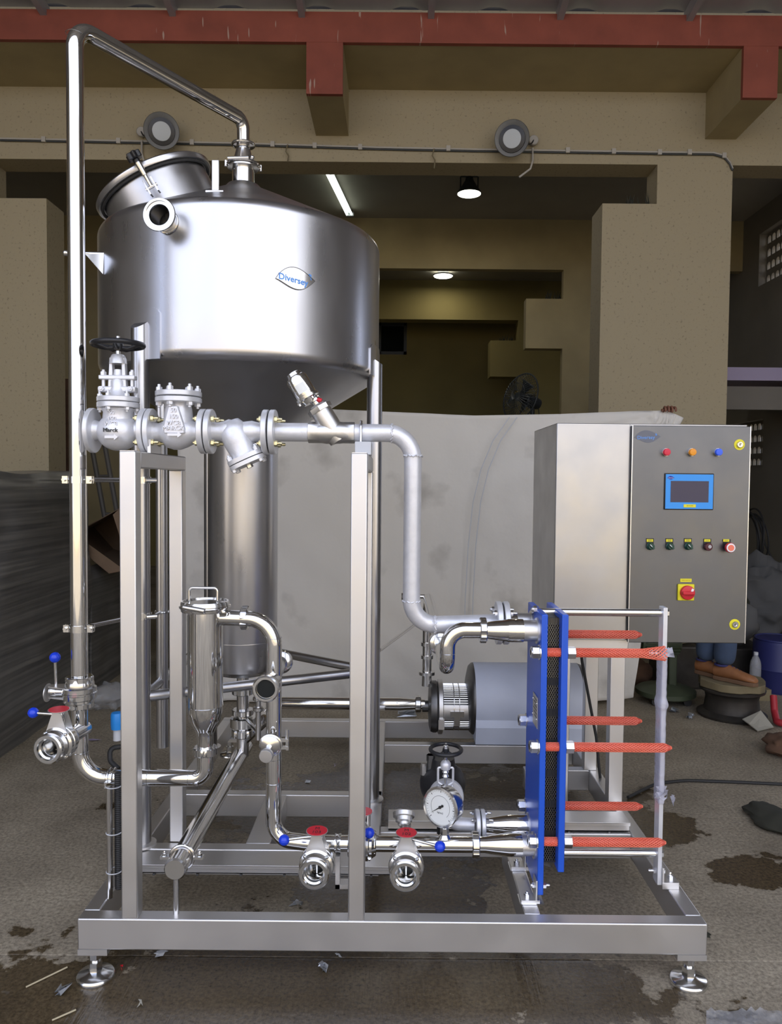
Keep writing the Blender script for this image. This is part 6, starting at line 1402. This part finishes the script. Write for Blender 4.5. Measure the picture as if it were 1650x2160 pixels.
for k in range(7): p = a0 + (a1 - a0) * (.12 + .36 * k); q = b0_ + (b1_ - b0_) * (.12 + .36 * k); m = MB(); m.cyl(p, q, .016, n=8); m.build('rung', 'ladder_shaded', ld)
c = P(140, 900, 7.8); m = MB(); m.box((c.x - .05, 7.76, 0), (c.x + .07, 7.82, PZ(140, 800, 7.8))); o = m.build('door_plank', 'brown_rag', None); tag(o, 'narrow weathered red-brown plank standing behind the left pier', 'plank')
c = G(222, 1492); lump('plastic_bag', 'crumpled clear plastic bag on the floor beside the wrapped load', 'bag', (c.x, c.y + .02, 0), (.14, .12, .085), 'bag_clear', 6, .5, 30, 20, 3.0)

# ---------------------------------------------------------------- litter
def litter(label, px_, py_, s, m_, seed, cat='litter', n=16):
    g = G(px_, py_); r = random.Random(seed); vs = [V(g.x, g.y, 0) + V(r.uniform(-1, 1) * s[0], r.uniform(-1, 1) * s[1], .001 + r.random() * s[2]) for _ in range(n)]
    m = MB(); m.add(vs, [(i, i + 1, i + 2) for i in range(n - 2)]); o = m.build('litter_scrap', m_, None, smooth=False); tag(o, label, cat); return o
litter('crumpled blue-white foil scrap beside the left front foot', 133, 2092, (.022, .03, .018), 'foil', 21)
litter('small red plastic scrap behind the left front foot', 254, 2043, (.008, .012, .008), 'red_plastic', 22, n=10)
litter('crumpled white scrap under the front beam', 342, 2014, (.024, .02, .02), 'rag_white', 23)
litter('crumpled white foil scrap in front of the front beam', 680, 2046, (.018, .022, .02), 'foil', 24)
litter('small pale torn scrap in front of the middle post', 715, 2018, (.016, .014, .008), 'rag_white', 25, n=9)
litter('dark twisted scrap on the floor inside the skid', 622, 1908, (.03, .016, .014), 'foil', 26, n=14)
litter('pale lavender scrap lying behind the cross beam', 710, 1618, (.018, .03, .012), 'lavender', 27, n=8)
litter('folded white scrap lying on the cross beam', 650, 1650, (.016, .02, .012), 'rag_white', 28, n=8)
litter('pale flip-flop shaped scrap by the left riser', 195, 1562, (.06, .03, .012), 'lavender', 29, n=9)
litter('crumpled foil beside the green machine', 1456, 1516, (.036, .03, .035), 'foil', 30)
litter('crumpled foil under the green machine', 1420, 1502, (.036, .03, .035), 'foil', 31)
litter('dark crumpled scrap on the floor under the suction pipe', 858, 1510, (.07, .04, .05), 'foil', 32)
litter('small grey scrap on wet concrete in front', 295, 2115, (.018, .03, .004), 'paper', 33, n=7)
litter('dark crumpled scrap by the cabinet side beam', 1490, 1975, (.02, .016, .012), 'moss', 34, n=10)
for lab, a, b in (('thin straw stick beside the left front foot', (55, 2082), (142, 2040)), ('pale stick on wet concrete at the lower left', (110, 2152), (160, 2130))):
    m = MB(); m.cyl(G(*a, .004), G(*b, .005), .0025, n=6); o = m.build('stick', 'straw', None); tag(o, lab, 'stick')
pl = MB(); vs = []; nx = 18
for j in range(9):
    for i in range(nx + 1): g = G(1490 + 170 * i / nx, 2138 + 60 * j / 8); vs.append(V(g.x, g.y, .006 + .035 * abs(noise.noise(V(i * .45, j * .6, 3)))))
pl.add(vs, [(j * (nx + 1) + i, j * (nx + 1) + i + 1, (j + 1) * (nx + 1) + i + 1, (j + 1) * (nx + 1) + i) for j in range(8) for i in range(nx)]); o = pl.build('plastic_sheet', 'bag_clear', None, angle=80); tag(o, 'clear plastic sheet on the floor at the lower right corner', 'plastic sheet')

# ---------------------------------------------------------------- lamps, wall cable and fan
hb = P(990, 400, 9.0); hl_ = thing('high_bay_lamp', 'lit bell-shaped high bay lamp hanging behind the lintel', 'lamp', (hb.x, hb.y, hb.z))
m = MB(); m.lathe([(.135, -.05), (.135, -.03), (.10, .02), (.075, .06), (.05, .10), (.04, .14), (0, .14)], hb, n=40, cap=False); m.build('shade', 'fan_dark', hl_)
m = MB(); m.lathe([(.132, -.05), (.13, -.03), (.095, .01)], hb, n=40, cap=False); m.build('reflector', 'lamp_glow', hl_)
m = MB(); m.lathe([(0, -.045), (.09, -.035), (.09, -.01), (0, 0)], hb, n=32); m.build('lamp', 'lamp_glow', hl_)
m = MB(); m.pipe([hb + V(-.10, 0, .0), hb + V(-.10, 0, 5.03 - hb.z), hb + V(.10, 0, 5.03 - hb.z), hb + V(.10, 0, .0)], .008, .01, 8, True, 3); m.build('bracket', 'fan_dark', hl_)
m = MB(); m.cyl(hb + V(0, 0, .13), V(hb.x, hb.y, 5.04), .012); m.build('stem', 'fan_dark', hl_)
def area(name, loc, size, energy, col, parent, rot=None):
    l = bpy.data.lights.new(name, 'AREA'); l.shape = 'DISK'; l.size = size; l.energy = energy; l.color = col; o = bpy.data.objects.new(name, l); COL.objects.link(o); o.parent = parent; o.location = Vector(loc) - ORG[parent.name]; return o
area('lamp_light', hb + V(0, 0, -.06), .25, 6, (1, .97, .88), hl_)
ta, tb_ = P(692, 366, 8.7), P(738, 466, 10.15); ta.z = tb_.z = 4.985
tl_ = thing('tube_light', 'lit fluorescent tube fixture on the ceiling behind the tank', 'lamp', tuple((ta + tb_) / 2))
d = (tb_ - ta).normalized(); w = d.cross(V(0, 0, 1)).normalized()
m = MB(); m.prism([(-.035, 0), (.035, 0), (.02, .05), (-.02, .05)], ta, w, (0, 0, 1), tb_ - ta); m.build('housing', 'rag_white', tl_)
for s in (-1, 1): m = MB(); m.cyl(ta + w * .03 * s + V(0, 0, -.016) + d * .05, tb_ + w * .03 * s + V(0, 0, -.016) - d * .05, .014, n=14); m.build('tube', 'tube_glow', tl_)
for e_ in (ta, tb_): m = MB(); m.cbox(e_ + V(0, 0, .0), (.10, .03, .05)); m.build('socket', 'rag_white', tl_)
dcl = P(935, 582, 13.0); dk = thing('ceiling_disc_light', 'lit round flat ceiling light deep inside the hall', 'lamp', (dcl.x, dcl.y, dcl.z))
m = MB(); m.lathe([(.15, .02), (.16, .0), (.15, -.012), (0, -.012)], V(dcl.x, dcl.y, dcl.z), n=36); m.build('diffuser', 'lamp_glow', dk); m = MB(); m.ring(V(dcl.x, dcl.y, dcl.z + .01), (0, 0, 1), .16, .012, 36, 8); m.build('rim', 'rag_white', dk); m = MB(); m.cyl((dcl.x, dcl.y, dcl.z), (dcl.x, dcl.y, 5.05), .09); m.build('base', 'rag_white', dk)
area('lamp_light', (dcl.x, dcl.y, dcl.z - .04), .28, 5, (1, .95, .8), dk)
def dish(label, px_, py_, face, side):
    c = P(px_, py_, 6.82); t = thing('dish_lamp', label, 'lamp', tuple(c), group='dish lamps on the wall'); ax = Vector(face).normalized()
    m = MB(); m.lathe([(.148, .06), (.150, .055), (.148, .05), (.135, .0), (.10, -.04), (.06, -.06), (0, -.06)], c, ax, n=48, cap=False); m.lathe([(.146, .06), (.110, .012), (.105, .008)], c, ax, n=48, cap=False); m.build('dish', 'dish_grey', t, angle=60)
    m = MB(); m.lathe([(.112, .012), (.110, .030), (.078, .034), (.076, .028)], c, ax, n=44); m.build('ring', 'black_plastic', t)
    m = MB(); m.lathe([(.079, .030), (.077, .040), (.06, .043), (0, .045)], c, ax, n=40); m.build('lens', 'dish_white', t)
    m = MB(); m.cyl(c - ax * .05, V(c.x + .03, 7.0, c.z + .06), .028); m.cbox((c.x + .04, 6.96, c.z + .09), (.07, .08, .09)); m.build('arm', 'fan_dark', t)
    j = P(px_ + side, py_ + (2 if side < 0 else 4), 6.97); m = MB(); m.lathe([(.042, 0), (.042, .03), (.036, .036), (0, .036)], j, (0, -1, 0), n=24); m.build('junction_box', 'clip_pale', t)
    m = MB(); m.tube(fillet([j + V(0, -.03, 0), j + V(-side * .0006, -.05, -.05), c - ax * .03], .05), .006, 6); m.build('lead', 'black_rubber', t)
    m = MB(); zz_ = [P(px_ + side - 1, py_ + k, 6.97) for k in (18, 45, 62, 80)]; m.tube([zz_[0], zz_[1], zz_[2] + V(.02, 0, 0) * (1 if side < 0 else -1), zz_[3] + V(.12, 0, 0) * (1 if side < 0 else -1)], .009, 8); m.build('tail_cable', 'clip_pale', t)
dish('round dish lamp with black ring on the wall above the tank lid', 341, 278, (.28, -1, -.30), -41)
dish('round dish lamp with black ring on the wall above the high bay lamp', 1081, 294, (-.22, -1, -.25), 44)
wc = thing('wall_cable', 'thin cable run clipped along the lintel under the dish lamps', 'cable', P(800, 310, 6.98))
ln = [(0, 292), (300, 298), (500, 302), (800, 311), (1000, 315), (1200, 318), (1400, 321), (1505, 322), (1528, 328), (1540, 342), (1546, 356)]
for o_ in (0, .016): m = MB(); m.tube([P(x, y, 6.985) - V(0, 0, o_) for x, y in ln], .0085, 8); m.build('cable', 'fan_dark' if o_ else 'clip_pale', wc)
for x, y in ((92, 294), (250, 297), (405, 300), (575, 304), (664, 307), (760, 310), (946, 313), (1198, 317), (1295, 319), (1392, 321), (1455, 321), (1528, 328)): c = P(x, y, 6.975); m = MB(); m.cbox(c, (.035, .02, .045)); m.build('clip', 'clip_pale', wc)
for x, y, L in ((607, 305, 34), (916, 314, 42)): m = MB(); m.tube([P(x, y, 6.97), P(x - 4, y + 14, 6.96), P(x + 2, y + 24, 6.97), P(x, y + L, 6.97)], .006, 6); m.build('loose_end', 'wood_board', wc)
# pedestal fan
fc_ = P(1098, 838, 9.2); fn = thing('pedestal_fan', 'dark pedestal fan with wire cage standing behind the cloth', 'fan', (fc_.x + .12, 9.2, 0))
ax = V(-.80, -.52, .22).normalized(); _, u, v = basis(ax); R0 = .29
m = MB(); m.ring(fc_ + ax * .0, ax, R0, .009, 56, 8); m.build('cage_rim', 'fan_dark', fn)
for side_ in (-1, 1):
    for k in range(40):
        t = 2 * PI * k / 40; d = u * math.cos(t) + v * math.sin(t); m = MB(); m.tube([fc_ + ax * side_ * .085 + d * .06, fc_ + ax * side_ * .08 + d * .16, fc_ + ax * side_ * .055 + d * .24, fc_ + d * R0], .0028, 4, cap=False)
        if k == 0: acc = MB()
        acc.v, acc.f = acc.v + [Vector(p) for p in m.v], acc.f + [[i + len(acc.v) for i in f] for f in m.f]
    acc.build('wire_cage', 'fan_dark', fn)
    m = MB(); m.ring(fc_ + ax * side_ * .08, ax, .15, .003, 40, 5); m.build('cage_hoop', 'fan_dark', fn)
m = MB(); m.lathe([(.05, -.05), (.055, 0), (.05, .05)], fc_, ax, n=24); m.build('hub', 'fan_dark', fn)
for k in range(3):
    t0 = 2 * PI * k / 3; m = MB(); vs = []
    for i in range(6):
        for s in (-1, 1): t = t0 + s * (.18 + .06 * i); rr = .05 + .034 * i; vs.append(fc_ + (u * math.cos(t) + v * math.sin(t)) * rr + ax * (.025 * s))
    m.add(vs, [(2 * i, 2 * i + 1, 2 * i + 3, 2 * i + 2) for i in range(5)]); o = m.build('blade', 'fan_dark', fn); md = o.modifiers.new('t', 'SOLIDIFY'); md.thickness = .004
m = MB(); m.lathe([(.05, -.08), (.075, -.10), (.08, -.22), (.065, -.29), (.03, -.31), (0, -.31)], fc_, ax, n=28); m.build('motor', 'fan_dark', fn)
pb = fc_ - ax * .20; m = MB(); m.tube([pb, pb + V(.0, 0, -.15), pb + V(0, 0, -.4)], .028, 12); m.cyl(pb + V(0, 0, -.3), V(pb.x, pb.y, .04), .022); m.build('pole', 'fan_dark', fn)
m = MB(); m.lathe([(.22, 0), (.22, .02), (.18, .04), (.03, .06)], V(pb.x, pb.y, 0), n=36); m.build('base', 'fan_dark', fn)
m = MB(); m.tube(fillet([fc_ - ax * .29, fc_ - ax * .30 + V(.02, 0, -.2), pb + V(.06, 0, -.4), pb + V(.02, 0, -.45)], .08), .005, 6); m.build('lead', 'black_rubber', fn)
# plants sprouting on the pier ledges
for k, (x, y, d) in enumerate(((1325, 436, 7.1), (1362, 436, 7.1), (1158, 629, 10.6), (1176, 629, 10.6), (1060, 718, 13.7), (1075, 718, 13.7))):
    c = P(x, y, d); r = random.Random(k); m = MB()
    for i in range(7): a = r.uniform(-1, 1) * .5; h = r.uniform(.06, .13); q = c + V(r.uniform(-.05, .05), .02, 0); m.add([q + V(-.012, 0, -.02), q + V(.012, 0, -.02), q + V(a * .1, r.uniform(-.03, .03), h)], [(0, 1, 2)])
    o = m.build('debris_tuft', 'moss', None, smooth=False); tag(o, ('dark tuft of debris on the outer part of the near pier ledge', 'dark tuft of debris in the corner of the near pier ledge', 'dark tuft of debris on the outer part of the second pier ledge', 'dark tuft of debris in the corner of the second pier ledge', 'dark tuft of debris on the outer part of the far pier ledge', 'dark tuft of debris in the corner of the far pier ledge')[k], 'debris')
